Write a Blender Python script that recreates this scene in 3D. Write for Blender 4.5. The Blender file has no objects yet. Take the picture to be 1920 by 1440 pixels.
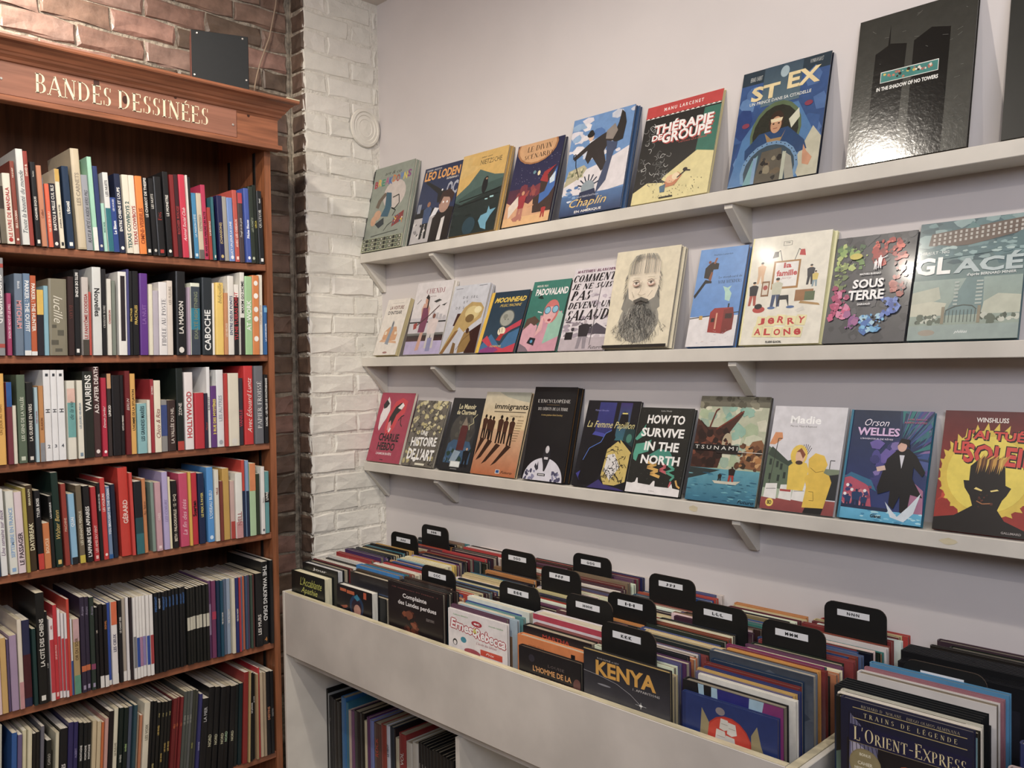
import bpy, math, random
import numpy as np
from mathutils import Matrix, Vector
random.seed(7)
S = bpy.context.scene
COL = S.collection
# ---------------------------------------------------------------- camera
CAMH = 1.6
FPX, YAW, PIT, ROLL = 1602.98, 0.792439791, -0.0236784, -0.01471944
_f = np.array([math.cos(YAW)*math.cos(PIT), math.sin(YAW)*math.cos(PIT), math.sin(PIT)])
_r = np.array([math.sin(YAW), -math.cos(YAW), 0.0]); _u = np.cross(_r, _f)
_c, _s = math.cos(ROLL), math.sin(ROLL)
_r, _u = _c*_r+_s*_u, -_s*_r+_c*_u
cd = bpy.data.cameras.new('camera'); cam = bpy.data.objects.new('camera', cd); COL.objects.link(cam)
cam.matrix_world = Matrix(((_r[0],_u[0],-_f[0],0),(_r[1],_u[1],-_f[1],0),(_r[2],_u[2],-_f[2],CAMH),(0,0,0,1)))
cd.sensor_fit = 'HORIZONTAL'; cd.sensor_width = 36.0; cd.lens = FPX/1920*36.0; cd.clip_start = .02
S.camera = cam
S.view_settings.view_transform = 'Standard'; S.view_settings.look = 'None'
S.view_settings.gamma = 1.0; S.view_settings.use_curve_mapping = False
S.view_settings.exposure = 0.02
def _ray(x, y): return _f*FPX+_r*(x-960)-_u*(y-720)
_C = np.array([0, 0, CAMH])
def onX(x, y, X): d = _ray(x, y); return _C+d*X/d[0]      # measuring aid: where a sight line meets the wall plane X
def onY(x, y, Y): d = _ray(x, y); return _C+d*Y/d[1]

# ---------------------------------------------------------------- world and light
W = bpy.data.worlds.new('world'); S.world = W; W.use_nodes = True
W.node_tree.nodes['Background'].inputs[0].default_value = (.5, .55, .7, 1); W.node_tree.nodes['Background'].inputs[1].default_value = .05
def spot(x, y, z, tx, ty, tz, power, size=70, blend=.6, rad=.025, col=(1, .91, .79)):
    l = bpy.data.lights.new('spot_lamp', 'SPOT'); l.energy = power; l.spot_size = math.radians(size); l.spot_blend = blend
    l.shadow_soft_size = rad; l.color = col
    o = bpy.data.objects.new('spot_lamp', l); COL.objects.link(o); o.location = (x, y, z)
    o.rotation_euler = (Vector((tx, ty, tz))-Vector((x, y, z))).to_track_quat('-Z', 'Y').to_euler(); return o
def area(x, y, z, tx, ty, tz, power, sx, sy, col):
    l = bpy.data.lights.new('cool_fill', 'AREA'); l.shape = 'RECTANGLE'; l.size = sx; l.size_y = sy; l.energy = power; l.color = col
    o = bpy.data.objects.new('cool_fill', l); COL.objects.link(o); o.location = (x, y, z)
    o.rotation_euler = (Vector((tx, ty, tz))-Vector((x, y, z))).to_track_quat('-Z', 'Y').to_euler(); return o
spot(.86, 1.38, 2.98, 1.9, 1.1, 1.2, 34, 150, .8)
spot(.86, .10, 2.98, 1.95, .5, 1.2, 28, 150, .8)
spot(.78, 2.05, 2.98, 1.85, 2.85, 1.2, 36, 140, .9)
spot(.20, 1.15, 2.98, .95, 2.6, 1.15, 84, 100, .9)
spot(.50, 2.62, 3.02, .66, 2.98, 2.76, 60, 120, 1)
spot(-.6, .7, 2.98, 1.6, 1.2, .7, 38, 90, .9)
area(-.9, -.9, 2.75, 1.7, 1.5, .75, 66, 1.9, 1.3, (.84, .87, 1.0))  # unseen cool fill, added to brighten the bins and cool the shadows

# ---------------------------------------------------------------- colour and material helpers
def lin(h):
    if not isinstance(h, str): return tuple(h)
    o = []
    for i in (0, 2, 4):
        v = int(h[i:i+2], 16)/255
        o.append(v/12.92 if v <= .04045 else ((v+.055)/1.055)**2.4)
    g = .3*o[0]+.55*o[1]+.15*o[2]
    return tuple(max(0, g+(v-g)*.88) for v in o)
def hexof(c): return c
def mat(name, col=None, rough=.5, attr=False, var=.0, vscale=30, bump=0, bscale=60, spec=.5, coat=0, metal=0, stretch=(1, 1, 1), col2=None, obj=False, detail=6, dist=.004, ramp=(.35, .65)):
    m = bpy.data.materials.new(name); m.use_nodes = True; nt = m.node_tree; b = nt.nodes['Principled BSDF']; L = nt.links.new
    b.inputs['Roughness'].default_value = rough; b.inputs['Specular IOR Level'].default_value = spec
    b.inputs['Coat Weight'].default_value = coat; b.inputs['Coat Roughness'].default_value = .12; b.inputs['Metallic'].default_value = metal
    tc = nt.nodes.new('ShaderNodeTexCoord'); mp = nt.nodes.new('ShaderNodeMapping'); mp.inputs['Scale'].default_value = stretch
    L(tc.outputs['Object'], mp.inputs[0])
    if attr:
        a = nt.nodes.new('ShaderNodeAttribute'); a.attribute_name = 'Col'; src = a.outputs['Color']
    elif obj:
        a = nt.nodes.new('ShaderNodeObjectInfo'); src = a.outputs['Color']
    else:
        a = nt.nodes.new('ShaderNodeRGB'); a.outputs[0].default_value = (*lin(col), 1); src = a.outputs[0]
    if var or col2:
        n = nt.nodes.new('ShaderNodeTexNoise'); n.inputs['Scale'].default_value = vscale; n.inputs['Detail'].default_value = detail; L(mp.outputs[0], n.inputs[0])
        r = nt.nodes.new('ShaderNodeMapRange'); r.inputs[1].default_value = ramp[0]; r.inputs[2].default_value = ramp[1]; L(n.outputs[0], r.inputs[0])
        mx = nt.nodes.new('ShaderNodeMix'); mx.data_type = 'RGBA'
        if col2:
            L(r.outputs[0], mx.inputs[0]); L(src, mx.inputs[6]); mx.inputs[7].default_value = (*lin(col2), 1)
        else:
            mx.blend_type = 'MULTIPLY'; mx.inputs[0].default_value = 1; r.inputs[3].default_value = 1-var; r.inputs[4].default_value = 1+var*.4
            L(src, mx.inputs[6]); L(r.outputs[0], mx.inputs[7])
        src = mx.outputs[2]
    L(src, b.inputs['Base Color'])
    if bump:
        n2 = nt.nodes.new('ShaderNodeTexNoise'); n2.inputs['Scale'].default_value = bscale; n2.inputs['Detail'].default_value = 5; L(mp.outputs[0], n2.inputs[0])
        bp = nt.nodes.new('ShaderNodeBump'); bp.inputs['Strength'].default_value = bump; bp.inputs['Distance'].default_value = dist
        L(n2.outputs[0], bp.inputs['Height']); L(bp.outputs[0], b.inputs['Normal'])
    return m
M = {}
M['cover'] = mat('cover_card', rough=.42, attr=True, var=.07, vscale=14, coat=.15)
M['print'] = mat('printed_paper', rough=.4, attr=True, var=.09, vscale=45, coat=.15)
M['gloss'] = mat('glossy_laminate', rough=.17, attr=True, var=.10, vscale=40, bump=.3, bscale=110, coat=.4, dist=.001)
M['page'] = mat('page_paper', rough=.8, attr=True, var=.28, vscale=420, spec=.2, stretch=(1, .04, .04))
M['pine'] = mat('stained_pine', '985a38', .42, var=.35, vscale=9, stretch=(.6, 1, 9), coat=.15, detail=8)
M['pinev'] = mat('stained_pine_upright', '94562f', .42, var=.35, vscale=9, stretch=(9, 9, .6), coat=.15, detail=8)
M['panel'] = mat('sign_panel_pine', '94604a', .38, var=.22, vscale=8, stretch=(.6, 1, 9), coat=.2)
M['pineback'] = mat('pine_backing', '7c4e2e', .55, var=.4, vscale=7, stretch=(8, 1, .5))
M['letter'] = mat('cream_paint', 'e6d8b6', .5, var=.08, vscale=80)
M['knot'] = mat('pine_knot', '3c1c10', .5)
M['white'] = mat('white_painted_wood', 'd8d2c6', .5, var=.10, vscale=7, bump=.12, bscale=25, detail=8, dist=.002)
M['whitefr'] = mat('white_melamine', 'cfc7bd', .45, var=.13, vscale=5, detail=9, bump=.08, bscale=20, dist=.001)
M['edge'] = mat('raw_wood_edge', 'cfc3a0', .6, var=.22, vscale=12, stretch=(4, 1, 4))
M['wall'] = mat('white_plaster', 'd7d0ce', .75, var=.04, vscale=3, bump=.10, bscale=18, dist=.003)
M['wbrick'] = mat('painted_brick', 'd6d0c0', .55, obj=True, var=.06, vscale=18, bump=.6, bscale=38, dist=.005)
M['wmortar'] = mat('painted_mortar', 'e2ddd0', .6, var=.08, vscale=20, bump=1, bscale=55, dist=.008)
M['brick'] = mat('old_red_brick', rough=.42, obj=True, var=.35, vscale=16, bump=.6, bscale=45, dist=.004, detail=9, coat=.25)
M['mortar'] = mat('grey_mortar', 'a69a88', .85, var=.4, vscale=40, bump=1, bscale=70, dist=.008)
M['divider'] = mat('black_divider_board', '141414', .5, var=.15, vscale=60, bump=.1, bscale=120, dist=.0006)
M['divedge'] = mat('divider_board_edge', '4a3c30', .7)
M['label'] = mat('label_paper', 'dfe0e2', .6)
M['ink'] = mat('black_ink', '101010', .6)
M['black'] = mat('black_face_plate', '15191c', .75, var=.1, vscale=60)
M['redwood'] = mat('speaker_side', '6b3a30', .5)
M['metal'] = mat('screw_metal', 'c8c4bc', .35, metal=.6)
M['cable'] = mat('beige_cable', 'a89078', .6)
M['darksteel'] = mat('slotted_steel', '1c1a18', .5, metal=.3)
M['ceil'] = mat('ceiling_paint', 'd6cfc6', .8)
M['far'] = mat('far_shelving_wall', '7e6e60', .8, var=.3, vscale=4)
M['floor'] = mat('floor_boards', '9a8468', .5, var=.3, vscale=5, stretch=(1, 10, 1))
M['plastic'] = mat('lamp_black', '1a1a1a', .4)

# ---------------------------------------------------------------- mesh helpers
def link(name, me, parent=None, m=None):
    o = bpy.data.objects.new(name, me); COL.objects.link(o)
    if parent is not None: o.parent = parent
    if m is not None and me is not None and not me.materials: me.materials.append(m)
    return o
def tag(o, label=None, cat=None, group=None, kind=None):
    if label: o['label'] = label
    if cat: o['category'] = cat
    if group: o['group'] = group
    if kind: o['kind'] = kind
    return o
def empty(name, loc=(0, 0, 0)):
    o = bpy.data.objects.new(name, None); o.empty_display_size = .05; COL.objects.link(o); o.location = loc; return o
class MB:
    def __init__(s): s.v = []; s.f = []; s.c = []
    def add(s, vs, fs, c=None):
        n = len(s.v); s.v += [tuple(p) for p in vs]
        for f in fs: s.f.append([i+n for i in f]); s.c.append(c)
        return s
    def box(s, x0, x1, y0, y1, z0, z1, c=None, bev=0):
        if bev:
            b = bev; vs = []
            for (X, Y, Z) in [(x, y, z) for x in (0, 1) for y in (0, 1) for z in (0, 1)]:
                px, py, pz = (x1 if X else x0), (y1 if Y else y0), (z1 if Z else z0)
                sx, sy, sz = (-b if X else b), (-b if Y else b), (-b if Z else b)
                vs += [(px, py+sy, pz+sz), (px+sx, py, pz+sz), (px+sx, py+sy, pz)]
            def I(X, Y, Z, k): return (X*4+Y*2+Z)*3+k
            fs = [[I(0,0,0,0),I(0,0,1,0),I(0,1,1,0),I(0,1,0,0)],[I(1,0,0,0),I(1,1,0,0),I(1,1,1,0),I(1,0,1,0)],
                  [I(0,0,0,1),I(1,0,0,1),I(1,0,1,1),I(0,0,1,1)],[I(0,1,0,1),I(0,1,1,1),I(1,1,1,1),I(1,1,0,1)],
                  [I(0,0,0,2),I(0,1,0,2),I(1,1,0,2),I(1,0,0,2)],[I(0,0,1,2),I(1,0,1,2),I(1,1,1,2),I(0,1,1,2)]]
            for Y in (0,1):
                for Z in (0,1): fs.append([I(0,Y,Z,1),I(1,Y,Z,1),I(1,Y,Z,2),I(0,Y,Z,2)])
            for X in (0,1):
                for Z in (0,1): fs.append([I(X,0,Z,0),I(X,1,Z,0),I(X,1,Z,2),I(X,0,Z,2)])
                for Y in (0,1): fs.append([I(X,Y,0,0),I(X,Y,1,0),I(X,Y,1,1),I(X,Y,0,1)])
            for X in (0,1):
                for Y in (0,1):
                    for Z in (0,1): fs.append([I(X,Y,Z,0),I(X,Y,Z,1),I(X,Y,Z,2)])
            return s.add(vs, fs, c)
        vs = [(x0,y0,z0),(x1,y0,z0),(x1,y1,z0),(x0,y1,z0),(x0,y0,z1),(x1,y0,z1),(x1,y1,z1),(x0,y1,z1)]
        return s.add(vs, [(0,3,2,1),(4,5,6,7),(0,1,5,4),(1,2,6,5),(2,3,7,6),(3,0,4,7)], c)
    def prism(s, pts, axis, a, b, c=None):
        n = len(pts)
        def q(p, t): return {'x': (t, p[0], p[1]), 'y': (p[0], t, p[1]), 'z': (p[0], p[1], t)}[axis]
        vs = [q(p, a) for p in pts]+[q(p, b) for p in pts]
        fs = [list(range(n))[::-1], list(range(n, 2*n))]+[[i, (i+1) % n, n+(i+1) % n, n+i] for i in range(n)]
        return s.add(vs, fs, c)
    def tube(s, pts, r, n=8):
        rings = []
        for i, p in enumerate(pts):
            p = Vector(p); d = (Vector(pts[min(i+1, len(pts)-1)])-Vector(pts[max(i-1, 0)])).normalized()
            a = d.orthogonal().normalized(); b = d.cross(a)
            rings.append([p+a*math.cos(2*math.pi*k/n)*r+b*math.sin(2*math.pi*k/n)*r for k in range(n)])
        vs = [v for R_ in rings for v in R_]; fs = []
        for i in range(len(pts)-1):
            for k in range(n): fs.append([i*n+k, i*n+(k+1) % n, (i+1)*n+(k+1) % n, (i+1)*n+k])
        fs += [list(range(n))[::-1], [len(vs)-n+k for k in range(n)]]
        return s.add(vs, fs)
    def mesh(s, name, m=None, fix=True):
        me = bpy.data.meshes.new(name); me.from_pydata(s.v, [], s.f)
        if any(c is not None for c in s.c):
            at = me.color_attributes.new('Col', 'FLOAT_COLOR', 'CORNER'); out = []
            for f, c in zip(s.f, s.c):
                if c is None: c = (1, 1, 1)
                if isinstance(c, list):
                    for k in range(len(f)): out += [*c[k], 1]
                else: out += [*c, 1]*len(f)
            at.data.foreach_set('color', out)
        if fix:
            import bmesh
            bm = bmesh.new(); bm.from_mesh(me); bmesh.ops.recalc_face_normals(bm, faces=bm.faces); bm.to_mesh(me); bm.free()
        if m: me.materials.append(m)
        return me
    def obj(s, name, m=None, parent=None, fix=True): return link(name, s.mesh(name, m, fix), parent)

# ---------------------------------------------------------------- lettering
_txt = {}
def _font_mesh(t, style):
    cu = bpy.data.curves.new('t', 'FONT'); cu.body = t; cu.resolution_u = 2 if 'l' not in style else 1
    cu.size = 1
    if 'b' in style: cu.offset = .022
    if 'B' in style: cu.offset = .034
    if 'i' in style: cu.shear = .35
    if 'w' in style: cu.space_character = 1.5
    o = bpy.data.objects.new('t', cu)
    me = bpy.data.meshes.new_from_object(o)
    v = np.array([(p.co.x, p.co.y) for p in me.vertices]); f = [list(p.vertices) for p in me.polygons]
    bpy.data.objects.remove(o); bpy.data.curves.remove(cu); bpy.data.meshes.remove(me)
    return v, f
_SER = {  # serif capitals drawn as strokes: v = stem, h = hair bar, d = diagonal (x0,y0,x1,y1,w), a = arc, s = serif at (x,y,half width)
'A': (.9, ['d0.08,0,.45,1,.05', 'd.45,1,.82,0,.13', 'h.2,.7,.33', 's.08,0,.13', 's.82,0,.16']),
'B': (.75, ['v.15,0,1', 'a.35,.75,.27,.23,-90,90', 'a.35,.27,.33,.25,-90,90', 'h.1,.38,.98', 'h.1,.38,.52', 'h.1,.38,.02', 's.15,0,.13', 's.15,1,.13']),
'C': (.8, ['a.45,.5,.38,.48,50,310', 'd.74,.95,.74,.7,.04']),
'D': (.9, ['v.17,0,1', 'a.35,.5,.46,.48,-90,90', 'h.1,.38,.98', 'h.1,.38,.02', 's.17,0,.13', 's.17,1,.13']),
'E': (.7, ['v.17,0,1', 'h.1,.6,.98', 'h.1,.5,.52', 'h.1,.64,.02', 'd.6,1,.6,.8,.05', 'd.5,.6,.5,.43,.04', 'd.64,0,.64,.22,.05', 's.17,0,.13', 's.17,1,.13']),
'G': (.85, ['a.45,.5,.38,.48,50,310', 'v.72,0,.42', 's.72,.42,.14', 'd.73,.95,.73,.72,.04']),
'H': (.9, ['v.17,0,1', 'v.75,0,1', 'h.17,.75,.52', 's.17,0,.13', 's.17,1,.13', 's.75,0,.13', 's.75,1,.13']),
'I': (.4, ['v.2,0,1', 's.2,0,.14', 's.2,1,.14']),
'J': (.55, ['v.32,.2,1', 'a.2,.2,.18,.2,180,360', 's.32,1,.14']),
'L': (.68, ['v.17,0,1', 'h.1,.6,.02', 'd.6,0,.6,.24,.05', 's.17,0,.13', 's.17,1,.13']),
'N': (.92, ['d.17,0,.17,1,.05', 'd.17,1,.75,0,.14', 'd.75,0,.75,1,.05', 's.17,0,.13', 's.12,1,.1', 's.75,1,.13']),
'O': (.92, ['a.46,.5,.4,.48,0,360']),
'P': (.72, ['v.17,0,1', 'a.35,.73,.28,.25,-90,90', 'h.1,.38,.98', 'h.1,.38,.48', 's.17,0,.14', 's.17,1,.13']),
'R': (.82, ['v.17,0,1', 'a.35,.74,.27,.24,-90,90', 'h.1,.38,.98', 'h.1,.38,.5', 'd.38,.5,.76,0,.13', 's.17,0,.13', 's.17,1,.13', 's.76,0,.12']),
'S': (.62, ['a.31,.74,.22,.24,60,265', 'a.31,.26,.25,.25,-120,90', 'd.53,.97,.53,.76,.04', 'd.08,.03,.08,.26,.04']),
'M': (1.1, ['d.15,0,.15,1,.05', 'd.17,1,.5,0,.12', 'd.5,0,.85,1,.05', 'v.87,0,1', 's.15,0,.12', 's.12,1,.1', 's.87,0,.13', 's.9,1,.1']),
'Q': (.92, ['a.46,.5,.4,.48,0,360', 'd.5,.15,.85,-.15,.08']),
'Z': (.75, ['h.1,.66,.98', 'h.08,.68,.02', 'd.62,.96,.14,.04,.12', 'd.1,1,.1,.8,.04', 'd.67,0,.67,.22,.04']),
'Y': (.85, ['d.08,1,.42,.48,.12', 'd.42,.48,.76,1,.05', 'v.42,0,.5', 's.42,0,.14', 's.08,1,.13', 's.76,1,.11']),
'W': (1.2, ['d.06,1,.34,0,.12', 'd.34,0,.58,.9,.05', 'd.58,.9,.82,0,.12', 'd.82,0,1.08,1,.05', 's.06,1,.13', 's.58,.98,.1', 's1.08,1,.11']),
'K': (.85, ['v.17,0,1', 'd.2,.42,.68,1,.05', 'd.34,.6,.74,0,.13', 's.17,0,.13', 's.17,1,.13', 's.68,1,.12', 's.74,0,.13']),
'T': (.8, ['v.4,0,1', 'h.04,.76,.98', 'd.05,1,.05,.78,.05', 'd.75,1,.75,.78,.05', 's.4,0,.15']),
'U': (.9, ['v.17,.3,1', 'a.45,.3,.28,.29,180,360', 'd.73,.3,.73,1,.05', 's.17,1,.13', 's.73,1,.12']),
'V': (.88, ['d.08,1,.45,0,.13', 'd.45,0,.8,1,.05', 's.08,1,.14', 's.8,1,.12']),
'X': (.88, ['d.1,1,.78,0,.13', 'd.1,0,.78,1,.05', 's.1,1,.13', 's.78,0,.14', 's.1,0,.11', 's.78,1,.11']),
'F': (.66, ['v.17,0,1', 'h.1,.6,.98', 'h.1,.5,.52', 'd.6,1,.6,.8,.05', 's.17,0,.14', 's.17,1,.13']),
"'": (.25, ['d.12,1,.08,.75,.06']), '-': (.5, ['h.08,.42,.42']), ' ': (.45, []),
}
def _serif(t, style=''):
    V = []; F = []; X = 0.0; bw = 1.75 if 'B' in style else 1.15
    def quad(a, b, w):
        dx, dy = b[0]-a[0], b[1]-a[1]; l = math.hypot(dx, dy) or 1; nx, ny = -dy/l*w/2, dx/l*w/2
        n = len(V); V.extend([(a[0]+nx, a[1]+ny), (b[0]+nx, b[1]+ny), (b[0]-nx, b[1]-ny), (a[0]-nx, a[1]-ny)]); F.append([n, n+1, n+2, n+3])
    for ch in t:
        sc = 1.0
        if ch.islower(): sc = .78; ch = ch.upper()
        acc = ch in 'ÉÈ'; g = 'E' if acc else ch
        adv, st = _SER.get(g, (.5, []))
        for q in st:
            k = q[0]; p = [float(z) for z in q[1:].split(',')]
            if k == 'v': quad((X+p[0]*sc, p[1]*sc), (X+p[0]*sc, p[2]*sc), .14*sc*bw)
            elif k == 'h': quad((X+p[0]*sc, p[2]*sc), (X+p[1]*sc, p[2]*sc), (.045 if bw < 1.5 else .085)*sc)
            elif k == 'd': quad((X+p[0]*sc, p[1]*sc), (X+p[2]*sc, p[3]*sc), p[4]*sc*(bw if p[4] > .07 or bw > 1.5 else 1))
            elif k == 's': quad((X+(p[0]-p[2])*sc, (p[1]*.96+.02)*sc), (X+(p[0]+p[2])*sc, (p[1]*.96+.02)*sc), .04*sc)
            else:
                cx, cy, rx, ry, a0, a1 = p; n = max(6, int(abs(a1-a0)/18)); base = len(V)
                for i in range(n+1):
                    a = math.radians(a0+(a1-a0)*i/n); w = (.03 if bw < 1.5 else .07)+.11*bw*abs(math.cos(a)); co, si = math.cos(a), math.sin(a)
                    V.append((X+(cx+rx*co)*sc, (cy+ry*si)*sc)); V.append((X+(cx+(rx-w)*co)*sc, (cy+(ry-w*.55)*si)*sc))
                for i in range(n): F.append([base+2*i, base+2*i+1, base+2*i+3, base+2*i+2])
        if acc: quad((X+.3, 1.06), (X+.46, 1.2), .06)
        X += adv*sc+.06
    V = np.array(V)
    if 'i' in style and len(V): V[:, 0] += V[:, 1]*.25
    return V, F
def text(t, style=''):
    k = (t, style)
    if k not in _txt:
        v, f = _serif(t, style) if 's' in style else _font_mesh(t, style)
        if len(v):
            lo = v.min(0); hi = v.max(0); asp = (hi[0]-lo[0])/max(hi[1]-lo[1], 1e-6); v = (v-lo)/np.maximum(hi-lo, 1e-6)
        else: asp = 1
        _txt[k] = (v, f, asp)
    return _txt[k]
class Art:
    """flat print in u,v (0..1 over a face of w x h); every shape lies a hair above the one before"""
    def __init__(s, w, h): s.w, s.h = w, h; s.mb = MB(); s.k = 0; s.map = lambda u, v, e: (u, e, v)
    vs = 1.0
    def put(s, pts, faces, c, clamp=True):
        e = s.k*.000012; s.k += 1
        vs = []
        for u, v in pts:
            if clamp: u, v = min(1, max(0, u)), min(1, max(0, v))
            vs.append((u*s.w, e, (1-(1-v)*s.vs)*s.h))
        s.mb.add(vs, faces, c)
    def R(s, x0, y0, x1, y1, c, c2=None):
        c = lin(c); cc = c if c2 is None else [c, c, lin(c2), lin(c2)]
        s.put([(x0, y0), (x1, y0), (x1, y1), (x0, y1)], [[0, 1, 2, 3]], cc)
    def P(s, pts, c): s.put(pts, [list(range(len(pts)))], lin(c))
    def E(s, cx, cy, rx, ry, c, n=18, a0=0, a1=360):
        p = [(cx+rx*math.cos(math.radians(a0+(a1-a0)*i/n)), cy+ry*math.sin(math.radians(a0+(a1-a0)*i/n))) for i in range(n if a1-a0 == 360 else n+1)]
        s.P(p, c)
    def C(s, cx, cy, r, c): s.E(cx, cy, r, r*s.w/s.h, c)
    def L(s, pts, w, c):
        c = lin(c); V = []; F = []; a = s.w/s.h
        for i in range(len(pts)-1):
            x0, y0 = pts[i]; x1, y1 = pts[i+1]; dx, dy = (x1-x0), (y1-y0)/a; l = math.hypot(dx, dy) or 1
            nx, ny = -dy/l*w/2, dx/l*w/2*a; n = len(V)
            V += [(x0+nx, y0+ny), (x1+nx, y1+ny), (x1-nx, y1-ny), (x0-nx, y0-ny)]; F.append([n, n+1, n+2, n+3])
        s.put(V, F, c)
    def T(s, t, cx, cy, w, h, c, style='b', rot=0):
        v, f, asp = text(t, style)
        if not len(v): return
        if h is None: h = w*s.w/asp/s.h
        if w is None: w = h*s.h*asp/s.w
        a = math.radians(rot); ca, sa = math.cos(a), math.sin(a); pts = []
        for x, y in v:
            X = (x-.5)*w*s.w; Y = (y-.5)*h*s.h; pts.append((cx+(X*ca-Y*sa)/s.w, cy+(X*sa+Y*ca)/s.h))
        s.put(pts, f, lin(c))
    def B(s, x0, y0, x1, y1, n, r0, r1, cols, seed=1, sq=1.0):
        rn = random.Random(seed); by = {}
        for _ in range(n):
            cx, cy, r = rn.uniform(x0, x1), rn.uniform(y0, y1), rn.uniform(r0, r1); k = rn.randint(5, 8); a0 = rn.random()*6
            by.setdefault(rn.choice(cols), []).append([(cx+r*rn.uniform(.6, 1.2)*math.cos(a0+6.283*i/k), cy+sq*r*s.w/s.h*rn.uniform(.6, 1.2)*math.sin(a0+6.283*i/k)) for i in range(k)])
        for c, ps in by.items():
            for p in ps: s.P(p, c)
    def man(s, x, y, h, c, c2=None, head=None, w=.32):  # small standing figure, feet at (x, y), height h in v
        a = s.h/s.w; W_ = h*w*a
        s.P([(x-W_*.42, y), (x-W_*.15, y), (x, y+h*.42), (x+W_*.15, y), (x+W_*.42, y), (x+W_*.35, y+h*.5), (x-W_*.35, y+h*.5)], c2 or c)
        s.P([(x-W_*.38, y+h*.42), (x+W_*.38, y+h*.42), (x+W_*.5, y+h*.8), (x+W_*.2, y+h*.86), (x-W_*.2, y+h*.86), (x-W_*.5, y+h*.8)], c)
        s.E(x, y+h*.93, h*.065*a, h*.075, head or c, 10)
    def mesh(s, name, place, m):
        s.mb.v = [place(*p) for p in s.mb.v]; return s.mb.mesh(name, m, fix=False)
# ---------------------------------------------------------------- room shell
XW, YW, XJ, YB, ZC = 2.10, 2.88, 1.75, 2.98, 3.07
def slab(name, x0, x1, y0, y1, z0, z1, m):
    o = MB().box(x0, x1, y0, y1, z0, z1).obj(name, m); o['kind'] = 'structure'; return o
slab('floor', -2.3, 2.2, -2.3, 3.1, -.05, 0, M['floor'])
slab('ceiling', -2.3, 2.2, -2.3, 3.1, ZC, ZC+.05, M['ceil'])
slab('wall_right', XW, XW+.1, -2.3, 3.1, 0, ZC, M['wall'])
slab('wall_left', -2.3, -2.2, -2.3, 3.1, 0, ZC, M['far'])
slab('wall_front', -2.2, XW, -2.3, -2.2, 0, ZC, M['far'])
wb = slab('wall_back', -2.2, XJ+.004, YB+.008, YB+.12, 0, ZC, M['mortar'])
# painted chimney breast that stands forward of the brick wall; its left cheek is left unpainted
pier = slab('wall_pier', XJ+.008, XW, YW+.0035, YB+.12, 0, ZC, M['wmortar'])
cheek = slab('wall_pier_cheek', XJ+.006, XJ+.0085, YW+.010, YB+.01, 0, ZC, M['mortar'])
_bm = {}
def brick_mesh(l, h, d, var, m, amp=1.0):
    key = (round(l, 3), round(h, 3), round(d, 3), var, m.name)
    if key in _bm: return _bm[key]
    rn = random.Random(hash(key[:4]) & 0xffff); mb = MB()
    nx = 3 if l > .14 else 2
    ring = [(i/nx, 0) for i in range(nx)]+[(1, 0), (1, .5)]+[(1-i/nx, 1) for i in range(nx)]+[(0, 1), (0, .5)]
    n = len(ring); j = lambda a: rn.uniform(-a, a)*amp
    back = [(u*l, d, v*h) for u, v in ring]
    mid = [(u*l+j(.002), .006+j(.0015), v*h+j(.003)) for u, v in ring]
    fr = []
    for u, v in ring:
        x = u*l+(.007 if u == 0 else -.007 if u == 1 else 0)+j(.003); z = v*h+(.006 if v == 0 else -.006 if v == 1 else 0)+j(.0025)
        fr.append((x, j(.0016), z))
    cx = [(l*.3, j(.002), h*.5), (l*.7, j(.002), h*.5)]
    vs = back+mid+fr+cx; fs = []
    for i in range(n):
        k = (i+1) % n
        fs.append([i, k, n+k, n+i]); fs.append([n+i, n+k, 2*n+k, 2*n+i])
    A, B_ = 3*n, 3*n+1
    for i in range(n):
        k = (i+1) % n; mid_u = (ring[i][0]+ring[k][0])/2
        fs.append([2*n+i, 2*n+k, A if mid_u < .5 else B_])
        if (ring[i][0] < .5) != (ring[k][0] < .5) or (ring[i][0] <= .5) != (ring[k][0] <= .5): pass
    # close the middle gap between the two fans
    top = [2*n+i for i in range(n) if ring[i][1] == 1]; bot = [2*n+i for i in range(n) if ring[i][1] == 0]
    def nearest(idx, side):
        best = None
        for i in range(n):
            k = (i+1) % n; a = (ring[i][0]+ring[k][0])/2 < .5; p = (i-1) % n; b = (ring[p][0]+ring[i][0])/2 < .5
            if a != b and ring[i][1] == side: best = 2*n+i
        return best
    t_, b_ = nearest(0, 1), nearest(0, 0)
    if t_ is not None and b_ is not None: fs.append([A, b_, B_, t_])
    mb.add(vs, fs); me = mb.mesh('brick', m); _bm[key] = me
    for p in me.polygons: p.use_smooth = False
    return me
def brick(parent, x, y, z, l, h, rz, m, color, amp=1.0, d=.02):
    me = brick_mesh(l, h, d, random.randint(0, 4), m, amp); o = link('brick', me, parent); o.location = (x, y, z); o.rotation_euler = (0, 0, rz)
    o.color = (*lin(color), 1); return o
CZ = .0775; BH = .0655; ZB = 1.956-CZ*26  # joints measured off the photograph
reds = ['94776a', '8a6a5c', '9c7c6e', '78604f', '8e7262', 'a07a6c', '7c6456', '866a5a', '6a584a']
whites = ['e8e4d8', 'e4e0d4', 'e6e1d6', 'e2ded2', 'e9e5da']
rb = random.Random(3)
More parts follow.
